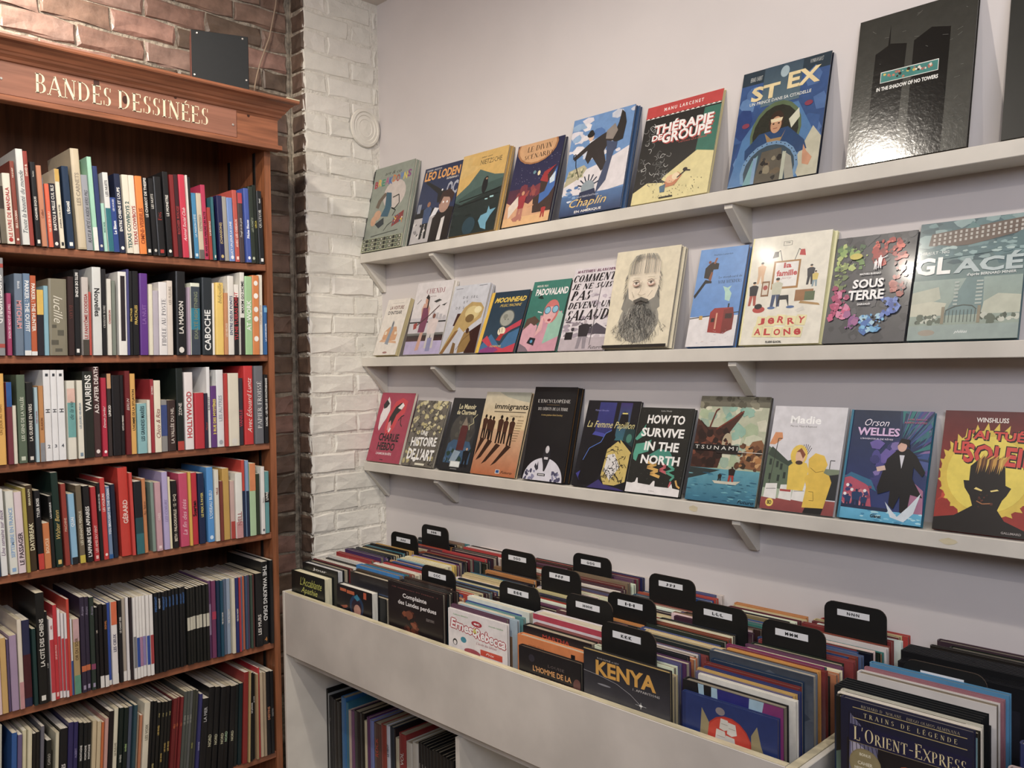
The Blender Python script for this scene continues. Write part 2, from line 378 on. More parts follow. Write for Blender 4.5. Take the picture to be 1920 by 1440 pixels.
for c in range(5, 41):
    z = ZB+c*CZ+.006
    if z+BH > ZC: break
    if z > .55:
        # painted face of the pier
        cuts = [XJ+.002, XJ+.105, XJ+.318, XW] if c % 2 else [XJ+.002, XJ+.212, XJ+.325, XW]
        for i in range(len(cuts)-1):
            a, b = cuts[i]+(0 if i == 0 else .003)+rb.uniform(0, .003), cuts[i+1]-.003
            if b-a < .02: continue
            brick(pier, a, YW+rb.uniform(-.0025, .002), z-.002+rb.uniform(-.002, .002), round(b-a, 2), BH+.005, 0, M['wbrick'], rb.choice(whites), 1.5)
        # unpainted cheek, one header deep
        brick(cheek, XJ+.0+rb.uniform(-.002, .002), YB-.012, z+rb.uniform(-.002, .002), .084, BH, -math.pi/2, M['brick'], rb.choice(['665245', '6e5848', '5c4c40', '70584a']), 1.2, d=.01)
    # red brick wall
    x = XJ-.012
    off = [0, .11][c % 2]
    first = True
    lim = 1.38 if z < 2.42 else .35
    while x > lim:
        l = (.10 if off else .21) if first else .213
        first = False
        l = round(l, 3)
        brick(wb, x-l, YB+rb.uniform(-.003, .003), z+rb.uniform(-.002, .002), l, .0695+rb.choice([0, .001, -.002]), 0, M['brick'], rb.choice(reds if x < 1.62 else reds[3:]), 1.8)
        x -= l+.007
# round patch of old plaster on the painted pier
pp = onY(683, 241, YW); mb = MB()
n = 40; rr = [(1.0, .0), (.96, -.008), (.84, -.010), (.80, -.005), (.66, -.007), (.62, -.004), (.45, -.006), (.42, -.004), (0.05, -.005)]
vs = []; fs = []
for k, (r_, y_) in enumerate(rr):
    for i in range(n):
        a = 2*math.pi*i/n; vs.append((pp[0]+.078*r_*math.cos(a)*.9, YW-.004+y_, pp[2]+.078*r_*math.sin(a)))
for k in range(len(rr)-1):
    for i in range(n): fs.append([k*n+i, k*n+(i+1) % n, (k+1)*n+(i+1) % n, (k+1)*n+i])
fs.append([(len(rr)-1)*n+i for i in range(n)])
mb.add(vs, fs); link('plaster_patch', mb.mesh('plaster_patch', M['wbrick']), pier).color = (*lin('e4dfd2'), 1)

# ---------------------------------------------------------------- pine bookcase
BF = 2.60; BX0, BX1 = .30, 1.447; ZT = .022
ROWZ = [1.920+ZT, 1.620+ZT, 1.326+ZT, 1.026+ZT, .656+ZT, .285+ZT]
bc = tag(empty('bookcase', (0, 0, 0)), 'tall red-brown pine bookcase with cream lettering on its frieze, against the brick wall', 'bookcase')
MB().box(BX1-.022, BX1, BF, 2.93, 0, 2.44).obj('side_panel', M['pinev'], bc)
MB().box(BX0, BX0+.022, BF, 2.93, 0, 2.44).obj('side_panel', M['pinev'], bc)
MB().box(BX0, BX1, 2.931, 2.941, .08, 2.44).obj('back_panel', M['pineback'], bc)
MB().box(BX0, BX1, BF-.0, 2.93, 2.441, 2.458).obj('top_board', M['pine'], bc)
MB().box(BX0, BX1, 2.58, 2.93, 2.4725, 2.4815).obj('top_board', M['pine'], bc)
for z in ROWZ: MB().box(BX0+.0225, BX1-.0225, BF+.002, 2.93, z-ZT, z, bev=.0015).obj('shelf', M['pine'], bc)
MB().box(BX0, BX1+.016, 2.574, BF-.001, 2.335, 2.44, bev=.001).obj('frieze_board', M['pine'], bc)
MB().box(BX0, BX1+.026, 2.562, BF-.001, 2.318, 2.334, bev=.002).obj('frieze_lip', M['pine'], bc)
xp = onY(443, 240, 2.572)[0]
MB().box(BX0+.01, xp, 2.570, 2.5735, 2.337, 2.428).obj('sign_panel', M['panel'], bc)
# cornice swept round the right corner with a mitre
prof = [(.0, 2.418), (.004, 2.424), (.008, 2.426), (.010, 2.433), (.018, 2.440), (.020, 2.446), (.024, 2.449), (.030, 2.458), (.040, 2.466), (.050, 2.470), (.052, 2.474), (.052, 2.481)]
mb = MB(); vs = []; fs = []; xr, yf = BX1+.0165, 2.5735
for o_, z in prof: vs += [(BX0, yf-o_, z), (xr+o_, yf-o_, z), (xr+o_, 2.93, z)]
for i in range(len(prof)-1):
    a, b = i*3, (i+1)*3; fs += [[a, a+1, b+1, b], [a+1, a+2, b+2, b+1]]
k = len(vs); vs += [(BX0, 2.93, 2.481), (BX0, 2.93, 2.418), (BX0, yf, 2.418)]; t = (len(prof)-1)*3
fs += [[t, t+1, t+2, k]]
mb.add(vs, fs); mb.obj('cornice', M['pine'], bc)
MB().box(xr+.004, xr+.0525, yf-.0525, yf-.049, 2.4812, 2.4845).obj('bare_wood_sliver', M['edge'], bc)
# cream lettering: placed between the measured ends of the word pair
a0 = onY(66, 152, 2.5695); a1 = onY(390, 229, 2.5695)
def flat_text(name, s, x0, x1, z0, z1, y, m, parent, style='s', thick=.0012):
    v, f, asp = text(s, style); hi = 1.16 if 'É' in s else 1.0
    vs = [(x0+u*(x1-x0), y, z0+w*(z1-z0)*hi) for u, w in v]; mb = MB().add(vs, f)
    return mb.obj(name, m, parent, fix=False)
zt = onY(75, 147, 2.5695)[2]; zb_ = onY(78, 178, 2.5695)[2]
w0 = a0[0]; w1 = onY(208, 200, 2.5695)[0]; w2 = onY(222, 190, 2.5695)[0]; w3 = a1[0]
zb_ = 2.355; zt = 2.412
flat_text('lettering', 'BANDES', w0, w1, zb_, zt, 2.5693, M['letter'], bc)
flat_text('lettering', 'DESSINÉES', w2, w3, zb_, zt, 2.5693, M['letter'], bc)
for (px, py, r1, r2) in [(181, 155, .012, .016), (235, 187, .012, .017), (329, 181, .008, .010), (467, 216, .007, .008)]:
    q = onY(px, py, 2.5690); mb = MB(); vs = [(q[0]+r1*math.cos(a*.524)*.7, 2.5697 if px < 440 else 2.5737, q[2]+r2*math.sin(a*.524)*.7) for a in range(12)]
    mb.add(vs, [list(range(12))]); mb.obj('knot', M['knot'], bc, fix=False)
def screw(parent, x, y, z, r=.004, rz=0):
    mb = MB(); n = 10; vs = [(x+r*math.cos(2*math.pi*i/n), y, z+r*math.sin(2*math.pi*i/n)) for i in range(n)]+[(x+.7*r*math.cos(2*math.pi*i/n), y-.0015, z+.7*r*math.sin(2*math.pi*i/n)) for i in range(n)]
    mb.add(vs, [[i, (i+1) % n, n+(i+1) % n, n+i] for i in range(n)]+[[n+i for i in range(n)]]); return mb.obj('screw', M['metal'], parent)
for (px, py) in [(437, 234), (2, 147)]:
    q = onY(px, py, 2.57); screw(bc, q[0], 2.5695, q[2])
for y in (2.66, 2.84): MB().box(BX1-.0265, BX1-.0225, y, y+.012, .3, 2.32).obj('shelf_standard', M['darksteel'], bc)

# black box standing on the bookcase, with its beige cable
sp = tag(empty('speaker_box', (1.338, 2.72, 2.4825)), 'black flat-fronted box with screws standing on top of the bookcase', 'speaker')
sp.rotation_euler = (0, 0, math.radians(-21))
MB().box(-.0915, .0915, .0, .07, 0, .232, bev=.002).obj('housing', M['redwood'], sp)
MB().box(-.090, .090, -.006, -.0005, 0.001, .231, bev=.001).obj('face_plate', M['black'], sp)
for x, z in [(-.072, .222), (.072, .222), (-.082, .085), (.082, .085), (-.052, .055), (.055, .055)]:
    s_ = screw(sp, x, -.0062, z, .0035)
pts = [onY(x, y, 2.955) for x, y in [(520, -30), (517, 8), (511, 40), (505, 70), (496, 95), (488, 118), (482, 140), (478, 160), (476, 185)]]
mb = MB().tube(pts, .0026); o = mb.obj('hanging_cable', M['cable']); tag(o, 'thin beige cable hanging down the bare brick beside the black box', 'cable')

# ---------------------------------------------------------------- white display shelves on the right wall
XF = 1.99
SH = [(2.048, .036), (1.6335, .036), (1.214, .036)]
names = ['top', 'middle', 'bottom']
brk = {0: [(852, 500), (1411, 440)], 1: [(855, 725), (1418, 738)], 2: [(861, 935), (1425, 1020)]}
for i, (z, t) in enumerate(SH):
    sh = tag(empty('display_shelf', (0, 0, 0)), f'narrow white {names[i]} wall shelf holding books face out beside the painted bricks', 'shelf', 'white display shelves')
    MB().box(XF, XW-.0005, .18, YW-.003, z-t, z, bev=.0015).obj('shelf_board', M['white'], sh)
    for (px, py) in [None]+brk[i] if False else brk[i]:
        y = onX(px, py, XW)[1]
        MB().prism([(XF+.008, z-t-.0005), (XW-.001, z-t-.0005), (XW-.001, z-t-.094), (XW-.014, z-t-.094), (XF+.008, z-t-.012)], 'y', y, y+.024).obj('bracket', M['white'], sh)
    MB().prism([(XF+.006, z-t-.0005), (XW-.001, z-t-.0005), (XW-.001, z-t-.112), (XW-.010, z-t-.112)], 'y', YW-.026, YW-.004).obj('bracket', M['white'], sh)

for px, py, r1, r2 in ((1300, 957, .016, .010), (1778, 1012, .020, .008)):
    q = onX(px, py, XF); rs = random.Random(px); vs = [(XF-.0004, q[1]+r1*math.cos(k*.5236)*rs.uniform(.7, 1.1), 1.196+r2*math.sin(k*.5236)*rs.uniform(.7, 1.1)) for k in range(12)]
    MB().add(vs, [list(range(12))]).obj('stain', M['edge'], sh, fix=False)
# ---------------------------------------------------------------- white comic bins below them
BX, BZT, BZB, YL, YR = 1.452, .846, .636, 2.588, .755
FLZ = .655
def bin_unit(name, yl, yr, label):
    b = tag(empty(name, (0, 0, 0)), label, 'bin')
    e = .018
    MB().box(BX, BX+e, yr+.012, yl-.0125, BZB, BZT, bev=.0012).obj('front_panel', M['whitefr'], b)
    MB().box(BX+.001, BX+e, yr+.0125, yl-.0130, BZT+.0001, BZT+.0012).obj('panel_top_edge', M['edge'], b)
    MB().box(BX-.001, XW-.002, yl-.012, yl, 0, BZT+.001, bev=.001).obj('side_panel', M['white'], b)
    MB().box(BX-.001, XW-.002, yr-.006, yr+.0115, 0, BZT+.001, bev=.001).obj('side_panel', M['edge'], b)
    MB().box(BX+.0185, XW-.012, yr+.012, yl-.0125, FLZ-.019, FLZ-.0005).obj('bin_floor', M['white'], b)
    MB().box(XW-.0115, XW-.002, yr+.012, yl-.0125, .02, BZT-.03).obj('back_panel', M['white'], b)
    MB().box(BX+.030, BX+.045, yr+.012, yl-.0125, FLZ-.05, FLZ-.0195).obj('apron_rail', M['white'], b)
    MB().box(BX+.03, XW-.012, yr+.012, yl-.0125, .145, .165).obj('lower_shelf', M['white'], b)
    return b
b1 = bin_unit('comic_bin', YL, YR, 'long white bin packed with comic albums below the display shelves, nearest the bookcase')
yd = onX(863, 1400, BX+.03)[1]
MB().box(BX+.02, XW-.012, yd-.008, yd+.008, .166, FLZ-.051).obj('divider_panel', M['white'], b1)
b2 = bin_unit('comic_bin', YR-.008, .05, 'white comic bin at the right edge, holding the large navy album with gold lettering')
# ---------------------------------------------------------------- books
CN = {'black': '17171a', 'charcoal': '33363a', 'navy': '1b2748', 'blue': '2f5b9c', 'sky blue': '6fa3cf', 'teal': '2f6f78', 'dark green': '22382c', 'green': '5f8a5a', 'mint': '9fc9b0',
      'olive': '77704c', 'brown': '5a4030', 'dark brown': '33221c', 'tan': 'b89468', 'cream': 'e2d9c0', 'white': 'e8e6e2', 'grey': '8f8f90', 'slate': '565e68', 'yellow': 'e0bc4e',
      'orange': 'dd7a36', 'rust': '9c4a30', 'red': 'b5302c', 'dark red': '70201f', 'crimson': 'b8284a', 'pink': 'd9a5ae', 'purple': '5c3676', 'lilac': 'aaa0c4', 'magenta': 'a03a70', 'beige': 'cbbfa6'}
def cname(h):
    c = [int(h[i:i+2], 16) for i in (0, 2, 4)]
    return min(CN, key=lambda k: sum((a-int(CN[k][i:i+2], 16))**2 for a, i in zip(c, (0, 2, 4))))
def ordn(n): return str(n)+('th' if 10 <= n % 100 <= 20 else {1: 'st', 2: 'nd', 3: 'rd'}.get(n % 10, 'th'))
def book(loc, t, w, h, color, hard=True, page='dcd2bc', back=None, name='book', fore=True, gloss=False):
    """x = thickness (front cover at x=t), y = page width (spine at y=0), z = height"""
    r = empty(name, loc); b = .0024 if hard else .0007; mg = .003 if hard else .0002; bu = min(.0016, t*.08) if hard else .0004
    b = min(b, t*.2); c = lin(color); cb = lin(back) if back else c
    O = [(0, w), (0, .0015), (t*.12, -bu*.3), (t*.35, -bu), (t*.65, -bu), (t*.88, -bu*.3), (t, .0015), (t, w)]
    I = [(b, w), (b, b), (b, b), (t*.35, b*.8), (t*.65, b*.8), (t-b, b), (t-b, b), (t-b, w)]
    mb = MB(); n = len(O)
    for i in range(n-1):
        a0, a1, i0, i1 = O[i], O[i+1], I[i], I[i+1]; cc = cb if i == 0 else c
        vs = [(*a0, 0), (*a1, 0), (*i1, 0), (*i0, 0), (*a0, h), (*a1, h), (*i1, h), (*i0, h)]
        fs = [(0, 1, 5, 4), (4, 5, 6, 7), (3, 2, 1, 0), (3, 7, 6, 2)]
        if i == 0: fs.append((0, 4, 7, 3))
        if i == n-2: fs.append((1, 2, 6, 5))
        mb.add(vs, fs, cc)
    mb.obj('cover', M['gloss' if gloss else 'cover'], r, fix=False)
    if t-2*b > .0008:
        MB().box(b+.0001, t-b-.0001, b+.0002, w-mg, mg, h-mg, lin(page)).obj('page_block', M['page'], r, fix=False)
    return r
def spine_print(r, t, h, specs, hard=True, name='spine_print'):
    bu = min(.0016, t*.08) if hard else .0004
    a = Art(t, h); T_, B_ = [], []
    for s in specs:
        if s[0] == 'b':                      # colour band across the whole spine
            _, v0, v1, c = s; xs = [.02, .12, .35, .65, .88, .98]; ys = [0, -bu*.3, -bu, -bu, -bu*.3, 0]
            for i in range(5):
                a.mb.add([(xs[i]*t, (ys[i]-.00035), v0*h), (xs[i+1]*t, ys[i+1]-.00035, v0*h), (xs[i+1]*t, ys[i+1]-.00035, v1*h), (xs[i]*t, ys[i]-.00035, v1*h)], [(0, 1, 2, 3)], lin(c))
    n0 = len(a.mb.v)
    for s in specs:
        if s[0] == 't':
            _, txt, cv, hv, wu, c, d, st = s
            a.T2 = None; v, f, asp = text(txt, st)
            if not len(v): continue
            e = a.k*.000012; a.k += 1; vs = []
            for x, y in v:
                X, Y = (x-.5)*hv*h, (y-.5)*wu*t
                vs.append((t*.5-Y, e, cv*h+X) if d == 'u' else (t*.5+Y, e, cv*h-X) if d == 'd' else (t*.5+(x-.5)*wu*t, e, cv*h+(y-.5)*hv*h))
            a.mb.add(vs, f, lin(c))
        elif s[0] == 'e': a.E(.5, s[1], s[2], s[2]*t/h*1.15, s[3], 10)
        elif s[0] == 'r': a.R(s[1], s[2], s[3], s[4], s[5])
    for i in range(n0, len(a.mb.v)):
        x, y, z = a.mb.v[i]; a.mb.v[i] = (x, -bu-.0005-y, z)
    if a.mb.v: a.mb.obj(name, M['print'], r, fix=False)
def tspec(txt, cv, tcol, t, h, d='u', st='b', wu=.5, maxh=.62):
    asp = text(txt, st)[2]; hv = min(maxh, asp*wu*t/h)
    return ('t', txt, cv, hv, wu, tcol, d, st)
def interp(p, x):
    for (a, va), (b, vb) in zip(p, p[1:]):
        if x <= b: return va+(vb-va)*max(0, (x-a))/(b-a)
    return p[-1][1]
def row(k, zoom, lean, data, depth, label_shelf, yf=2.588):
    """one shelf of upright books; each line: x left, x right, y top (as measured), colour | title | colour | flags | author | colour | bands"""
    y0, sc = zoom; z0 = ROWZ[k]; prev = -9; out = []
    for ln in data.strip().split('\n'):
        q = (ln+'|||||||').split('|'); xa, xb, yt, c = q[0].split(',')[:4]; fl = q[3]
        pa, pb, pt = float(xa)/sc, float(xb)/sc, y0+float(yt)/sc
        yb = interp([(0, [476, 683, 887, 1098, 1354, 1500][k]), (510, [506, 677, 842, 1010, 1214, 1440][k])], pa)
        X0, X1 = onY(pa, yb, yf)[0], onY(pb, yb, yf)[0]
        ln_ = interp(lean, pa); dx = (ln_+interp([(0, .057), (520, .028)], pa))*(yb-pt)
        h = (onY((pa+pb)/2-dx, pt, yf)[2]-z0)
        if k: h = min(h, ROWZ[k-1]-ZT-.004-z0)
        sn = -math.sin(ln_)
        if out: X0 = max(X0, prev+.0004+max(0, min(h, out[-1][2])*(-math.sin(out[-1][5])-sn)))
        X1 = max(X1, X0+.004)
        out.append((X0, X1-X0, h, c, q, ln_)); prev = X1
    L_ = BX1-.0278-max(0, -math.sin(out[-1][5])*out[-1][2]); e_ = out[-1][0]+out[-1][1]
    if e_ > L_:
        a_ = out[0][0]; f_ = (L_-a_)/(e_-a_); out = [(a_+(o[0]-a_)*f_, o[1]*f_, *o[2:]) for o in out]
    n = len(out); rn = random.Random(k+10)
    for i, (X0, t, h, c, q, l_) in enumerate(out):
        fl = q[3]; hard = 'h' in fl; dy = rn.uniform(0, .012) if 'f' not in fl else 0
        w = min(depth*rn.uniform(.9, 1.0)*(1.15 if h > .25 else 1), 2.925-yf-dy); 
        if 'g' in fl: dy = 0; w = depth
        r = book((X0+(h*math.sin(l_)*0), yf+dy, z0+.0003+(t*math.sin(abs(l_)) if l_ else 0)), t-.0003, w, h, c, hard, page=rn.choice(['d8cdb2', 'e0d8c4', 'cfc3a4', 'ddd6c6']))
        if l_: r.rotation_euler = (0, -l_, 0)
        sp = []
        for b in (q[6].split(';') if q[6] else []):
            u = b.split(',')
            if u[0] == 'o': sp.append(('e', float(u[1]), float(u[2]), u[3]))
            elif u[0] == 'r': sp.append(('r', *[float(z_) for z_ in u[1:5]], u[5]))
            elif u[0] == 'n': sp.append(('t', u[1], float(u[2]), float(u[3])*t/h, float(u[3])*.7, u[4], 'n', 'b'))
            else: sp.append(('b', float(u[0]), float(u[1]), u[2]))
        d = 'd' if 'd' in fl else 'u'; st = 's' if 's' in fl else 'i' if 'i' in fl else 'B' if 'B' in fl else 'b'
        if q[1]:
            cv = .45
            for tok in fl.split(' '):
                if tok[:1] == '@': cv = float(tok[1:])
            sp.append(tspec(q[1], cv, q[2], t, h, d, st, .62 if 'L' in fl else .5, .7))
        if q[4]: sp.append(tspec(q[4], .86, q[5] or q[2], t, h, d, 'bl', .3, .22))
        if 'm' in fl: sp.append(('r', .25, .03, .75, .075, q[2] or 'd8d4c8'))
        if 'e' in fl: sp.append(('e', .06, .28, q[2] or 'd8d4c8'))
        if sp: spine_print(r, t-.0003, h, sp, hard)
        desc = q[7].strip() or cname(c)+(' book spine with '+cname(q[2])+' lettering' if q[1] and q[2] else ' unlettered book spine')
        pos = n-i
        tag(r, f"{desc}, {ordn(pos)+' from right' if pos > 1 else 'rightmost'} on {label_shelf} bookcase shelf", 'book', f'books on the {label_shelf} bookcase shelf')
SC = 1920/530
row(0, (260, SC), [(0, .05), (200, .06), (300, .05), (500, .03)], '''
-42,14,350,e0d6bc||||||
16,58,320,3a302a||||||0,.6,6e6656
62,117,232,e4ddcc|LE LIVRE DE MANDALA|b5302c|e@.6||||
119,151,150,8c4030|SEUL L'OCEAN|e8dcc8|@.3 e|PAR LE VENT|e8dcc8|
165,215,70,d9dad4|Toute la beauté du monde|4a5058|i L|||
217,250,82,9a3a2e|DAVID B.|e8dcc8|@.8|||
262,300,157,1b1b1e|CADAVRE EXQUIS|e6e2d8|m|Penelope|e6e2d8|
301,337,182,c9835f|Colibri|8a4a34|@.4|||
338,351,262,6f7f90||||||
353,385,305,e2613c|MA VIE EN BLEU|f0c8a8|@.4|||
387,431,302,23202c|BARTOLI & MILLE CUL BLS|e6e2d8|@.62 e|||0,.5,2c1c24
433,466,203,e6dcc2|JOURNAL D'UN AUTRE|2a2a2a|@.4 m|||.84,1,caa24a
482,529,187,1c3450|L'ÉGARÉ|f0eee6|@.5 B m|||
558,617,66,cdbd9e|LES CARNETS|9a8e7c|@.6 h|||.0,.02,b8a888
619,664,245,9a9ca4|RATS & PÉTÉ L'ASIDE VERS PIG|33353c|i L|||
666,698,122,9fd4b8||||||0,.25,e8e8e0
701,734,186,2c3a6c|||e|||
736,759,440,a8d8c4|PETIT BOIS|3a6a60|@.5|||
761,799,232,dcdcd8|LES NUITS|606060|@.8|||0,.55,24707c
800,842,402,28468c|Le Bison|e8eaf0|@.45 B|LES NUAGES|e8eaf0|
848,889,238,1c2644|ENTRE CHIENS ET LOUPS|f0eee6|@.55 e|||
895,939,247,e2dac6|TEXAS COWBOYS 2|2c5a58|@.36 L|||
941,981,250,e4dcca|TEXAS COWBOYS|a83028|@.36 L|||
983,1029,257,ee8428|OMNI-VISIBILIS|a04414|@.36 L|||
1034,1071,270,1a1a1c|LE CHARIOT DE THESPIS|e6e2d8|@.75 m|||
1073,1107,272,161618|LES NUITS|c8c4ba|@.7 e|||
1109,1160,262,141416|Fog|b03028|@.5 s m|||
1172,1209,228,18181a|LE MONSTRE|e6e2d8|@.6 e|||
1219,1249,247,801e20||||||
1251,1281,245,3a1a20|ROCHER ROUGE|a83434|@.45 L|||
1283,1324,247,cc2846|Animal Social Club|f2e6e4|@.4 i|||
1326,1340,250,d8d4cc||||||
1341,1357,265,1c1c20||||||
1359,1394,372,3a86b4|LA MAISON D'ÉTÉ|c8dce8|@.5 m|||
1396,1431,373,cbb9a0|DEPRESSO|8e8070|@.55|||0,.14,6a6460
1433,1464,315,bb2c54|10 ANS SANS PERDRE UN ACTE|4a1020|@.35 e|||
1466,1489,470,a83a30|LA BOUSSOLE|e8d8c8|@.6||||
1491,1509,400,2e6a74|||m|||
1531,1567,392,1d2050|(CHANSONS)|c8b070|@.42 L e||||
1569,1599,398,a09c94||||||
1601,1640,405,6c8cc8|LUCY UN JOUR LA LUNE|e8ecf4|@.35 e||||
1646,1677,352,c05044|AVEC LES OISEAUX|f0d8cc|@.4 m||||
1679,1711,372,4a3c3c|Tough to be gods|e6e2d8|i @.5|||.85,1,b83c44
1716,1749,343,4058a8|Pilules Bleues|e8ecf8|B @.45 e||||
1753,1784,330,28332a|LES FORÊTS|b8c0a8|i @.5 e||||
1786,1811,318,15201a|LIRCA|c8b840|@.5|||
1815,1849,358,171b20|QUATUOR|e8e8e4|s @.62 L m|Catel|e8e8e4|''', .19, 'top')
row(1, (470, SC), [(0, 0), (500, -.008)], '''
-20,47,45,8f9092|GHOST WORLD|e8e8e6|d L B @.58|||.08,.12,b04a40;.9,.94,b04a40
63,97,288,a83a66|TINY ET LE DON DE NOUS|f0c8d8|d @.55|||
118,177,155,6c7d90|MITCHUM|e8a0a0|d L @.5|Blutch|d8dce0|
180,229,155,6a84a0|PARKER : THE OUTFIT|eef0f0|d L @.6|||0,.06,e8e8e4
232,275,168,c05a2c|PARKER : THE HUNTER|eeeadc|d L @.6|||0,.05,e8e8e4
277,325,265,27222a||||||.62,1,e0b84a|black book with a yellow top to its spine
327,360,238,86b4c4||||||0,.0,000000
362,489,190,857f6a|lucille|dcd6c4|d i @.6|||r,.1,.14,.5,.2,5c594c;r,.45,.26,.8,.33,5c594c;r,.15,.36,.4,.40,5c594c;r,.3,.05,.7,.09,5c594c
492,534,177,35211f|ÉCLATS|8a4438|d s L @.55|||
541,581,127,1a1a1c|BETE DE SCENE|e8e6e0|d @.82 m||||
594,641,180,c8bfb8|LE FANTÔME D'ODESSA|a83a34|@.5 L|||0,.2,4a443c
643,661,280,c04a3c|||||||
669,731,112,d6d8d4|Nouvelles|202020|d L @.6|||
735,768,125,1c1c1e|CHANSON NOIRE|d8d4cc|s @.45|||
771,802,192,dcd8cc|CHANSON|a84034|@.5|||
804,830,205,7c8478||||||
846,904,145,e6e4de||||||r,.25,.17,.8,.95,2a2226|white spine with a tall black panel
906,925,128,4a4a80|||||||0,.0,000000
927,949,140,17171a|FRACTALES|d8b850|L @.48||||
951,991,140,17171a|FRACTALES|d8b850|@.48||||
1004,1059,155,62308c|LA NUIT|8a5cae|@.5||||
1061,1089,230,e2dcc4||||||
1091,1134,272,b8b0bc|||||||
1136,1194,215,e2dedc|FIDÈLE AU POSTE|6a6a70|s @.45 L|||
1196,1234,205,dcd0c4|LES FLEURS|a09488|@.8||||
1254,1319,143,16171a|LA MAISON|dedad2|@.45 e|||
1334,1353,250,b09cb0|||||||
1355,1419,222,dce0cc|EXALTÉ HIGHTNING|7a8468|@.55|||.0,.35,3a4450;.35,.65,1e7c94;.65,.95,3a4450
1440,1510,185,262e34|CABOCHE|e6e8e6|L @.32|||
1512,1528,222,e6e2dc|||||||
1530,1583,220,ecc85e|bidouille|a08a50|i @.85|||
1585,1611,290,c88a5c|LES HEURES|e8d0b8|@.4||||
1613,1654,175,e0dcd4|ENTRE DEUX PONTS|3a4a70|@.5||||
1656,1694,232,1b191c|TU NE TUERAS POINT|c0303a|L @.55|||.82,1,e4e0d8
1696,1727,152,dcdad2|MAXIM GO HOME|202020|L @.7|||0,.45,2a2024
1729,1779,178,9cc890|AT WORK|eef4ea|L @.5||||
1781,1829,172,d8813e||||||o,.9,.3,f0ece4;o,.74,.33,f0ece4;o,.57,.33,f0ece4;o,.45,.33,f0ece4;o,.2,.33,f0ece4|orange spine with white speech bubbles
1831,1861,168,e2dccc|Le potager égoïste|b06a3c|i @.5|||
1863,1884,375,2c64a0|LA LIGNE DROITE|e8eef4|@.45|||.86,.96,6fb0d8''', .19, 'second')
row(2, (670, SC), [(0, .012), (300, .005), (500, 0)], '''
0,54,112,e6b050|UN JOUR AU VENT|a87a30|@.5||||
64,102,170,7a3440||||||.7,1,2a5a9c|low spine with a blue top over dark red
104,131,330,ddd6c2|||h|||
141,199,120,5b6b56|LES GENS DE LA VALLÉE|c8ceb8|@.5 m|||
204,250,172,201f1e|LA GUERRE EN VERS|d6d0c4|@.5 m|||
255,279,205,a8c4cc|POINT DU JOUR|a05060|@.6|||.0,.0,000000
281,314,195,c4884c|KLAXON|7a4420|@.5|||0,.25,8a8c90
320,368,87,e4e4e4|H|2c3038|d L @.55|||n,2,.16,.55,5a6068;r,.3,.93,.7,.96,3a3e44|white spine with dark H and number 2
372,414,87,e6e6e6|H|2c3038|d L @.55|||n,3,.16,.55,5a6068;r,.3,.93,.7,.96,3a3e44|white spine with dark H and number 3
416,464,87,e6e6e6|H|2c3038|d L @.55|||n,4,.16,.55,5a6068;r,.3,.93,.7,.96,3a3e44|white spine with dark H and number 4
472,528,160,e0dccc|de la vie|2c4a4c|i @.62|||.28,.72,6aa8a4;.72,.9,e0b8a8
541,580,158,e2decc|LES JOURS HEUREUX|7a90a0|@.55 m|||
586,654,97,23261f|VAURIENS|e8e6de|@.75 L|||0,.0,000000
657,704,65,4c3130|A.D. AFTER DEATH|e8dcd4|@.74 L e|||
709,744,140,b81e3c|Demain j'arrête!|f4e8e4|i L @.5 e|||
749,777,112,3a2f2c|LINK3D|f0ece0|L @.55|||.82,1,c89868
781,837,124,1a1618||||||
839,866,122,1e1a1c|CITÉ DE PIERRES|e0d8cc|@.4|||
868,903,93,701c20|BERLIN|e0d0c4|@.6 i|||
906,941,112,e0a950|L'HOMME DE LA SITUATION|3a2c14|@.55|||
946,1009,315,86b8bc|LES GRANDES MARÉES|2c4a50|@.6||||
1011,1032,290,e2dccc|||||||
1034,1058,150,a02a34|LE PARC|e8d8d0|@.85||||
1060,1104,158,e6dec6|Chico & Rita|8a3a34|i L @.4|||
1106,1153,290,8c8a88||||||.3,.9,3a4c84
1155,1210,292,3c2a26|LA VALLÉE DU NIL|c8bcb0|@.5||||
1216,1261,75,16201c|ZONE|c8c4bc|@.5|||0,.11,b83a30
1271,1328,102,e6dedc|HOLLYWOOD|c0303a|L @.45|||
1335,1398,242,c02634||||||
1400,1424,245,30283c|Manuel|b84a3c|i @.4||||
1426,1449,66,e2e2e2|BARTLEBY|3a3a40|s L @.55|||
1451,1489,195,62367c|3 RUE DES MYSTÈRES|e4d050|L B @.5|||
1491,1539,85,dcdedf|LES AUTRES|a0a8b0|@.5 e||||
1541,1560,110,bc302c|||||||
1563,1634,108,ddd6c2|||e||||
1637,1671,142,34303a|VANILLE|b03040|@.4 L|||
1678,1738,58,cc2a2c|Avec Édouard Luntz|f0dcd4|i @.5 L|||
1745,1804,58,6a6c72|PAPIER FROISSÉ|e4e4e2|s @.5 L|||
1809,1835,118,17171a|RACHEL - LES FILLES DE MONTPARNASSE|e8e6e0|@.6||||''', .19, 'third')
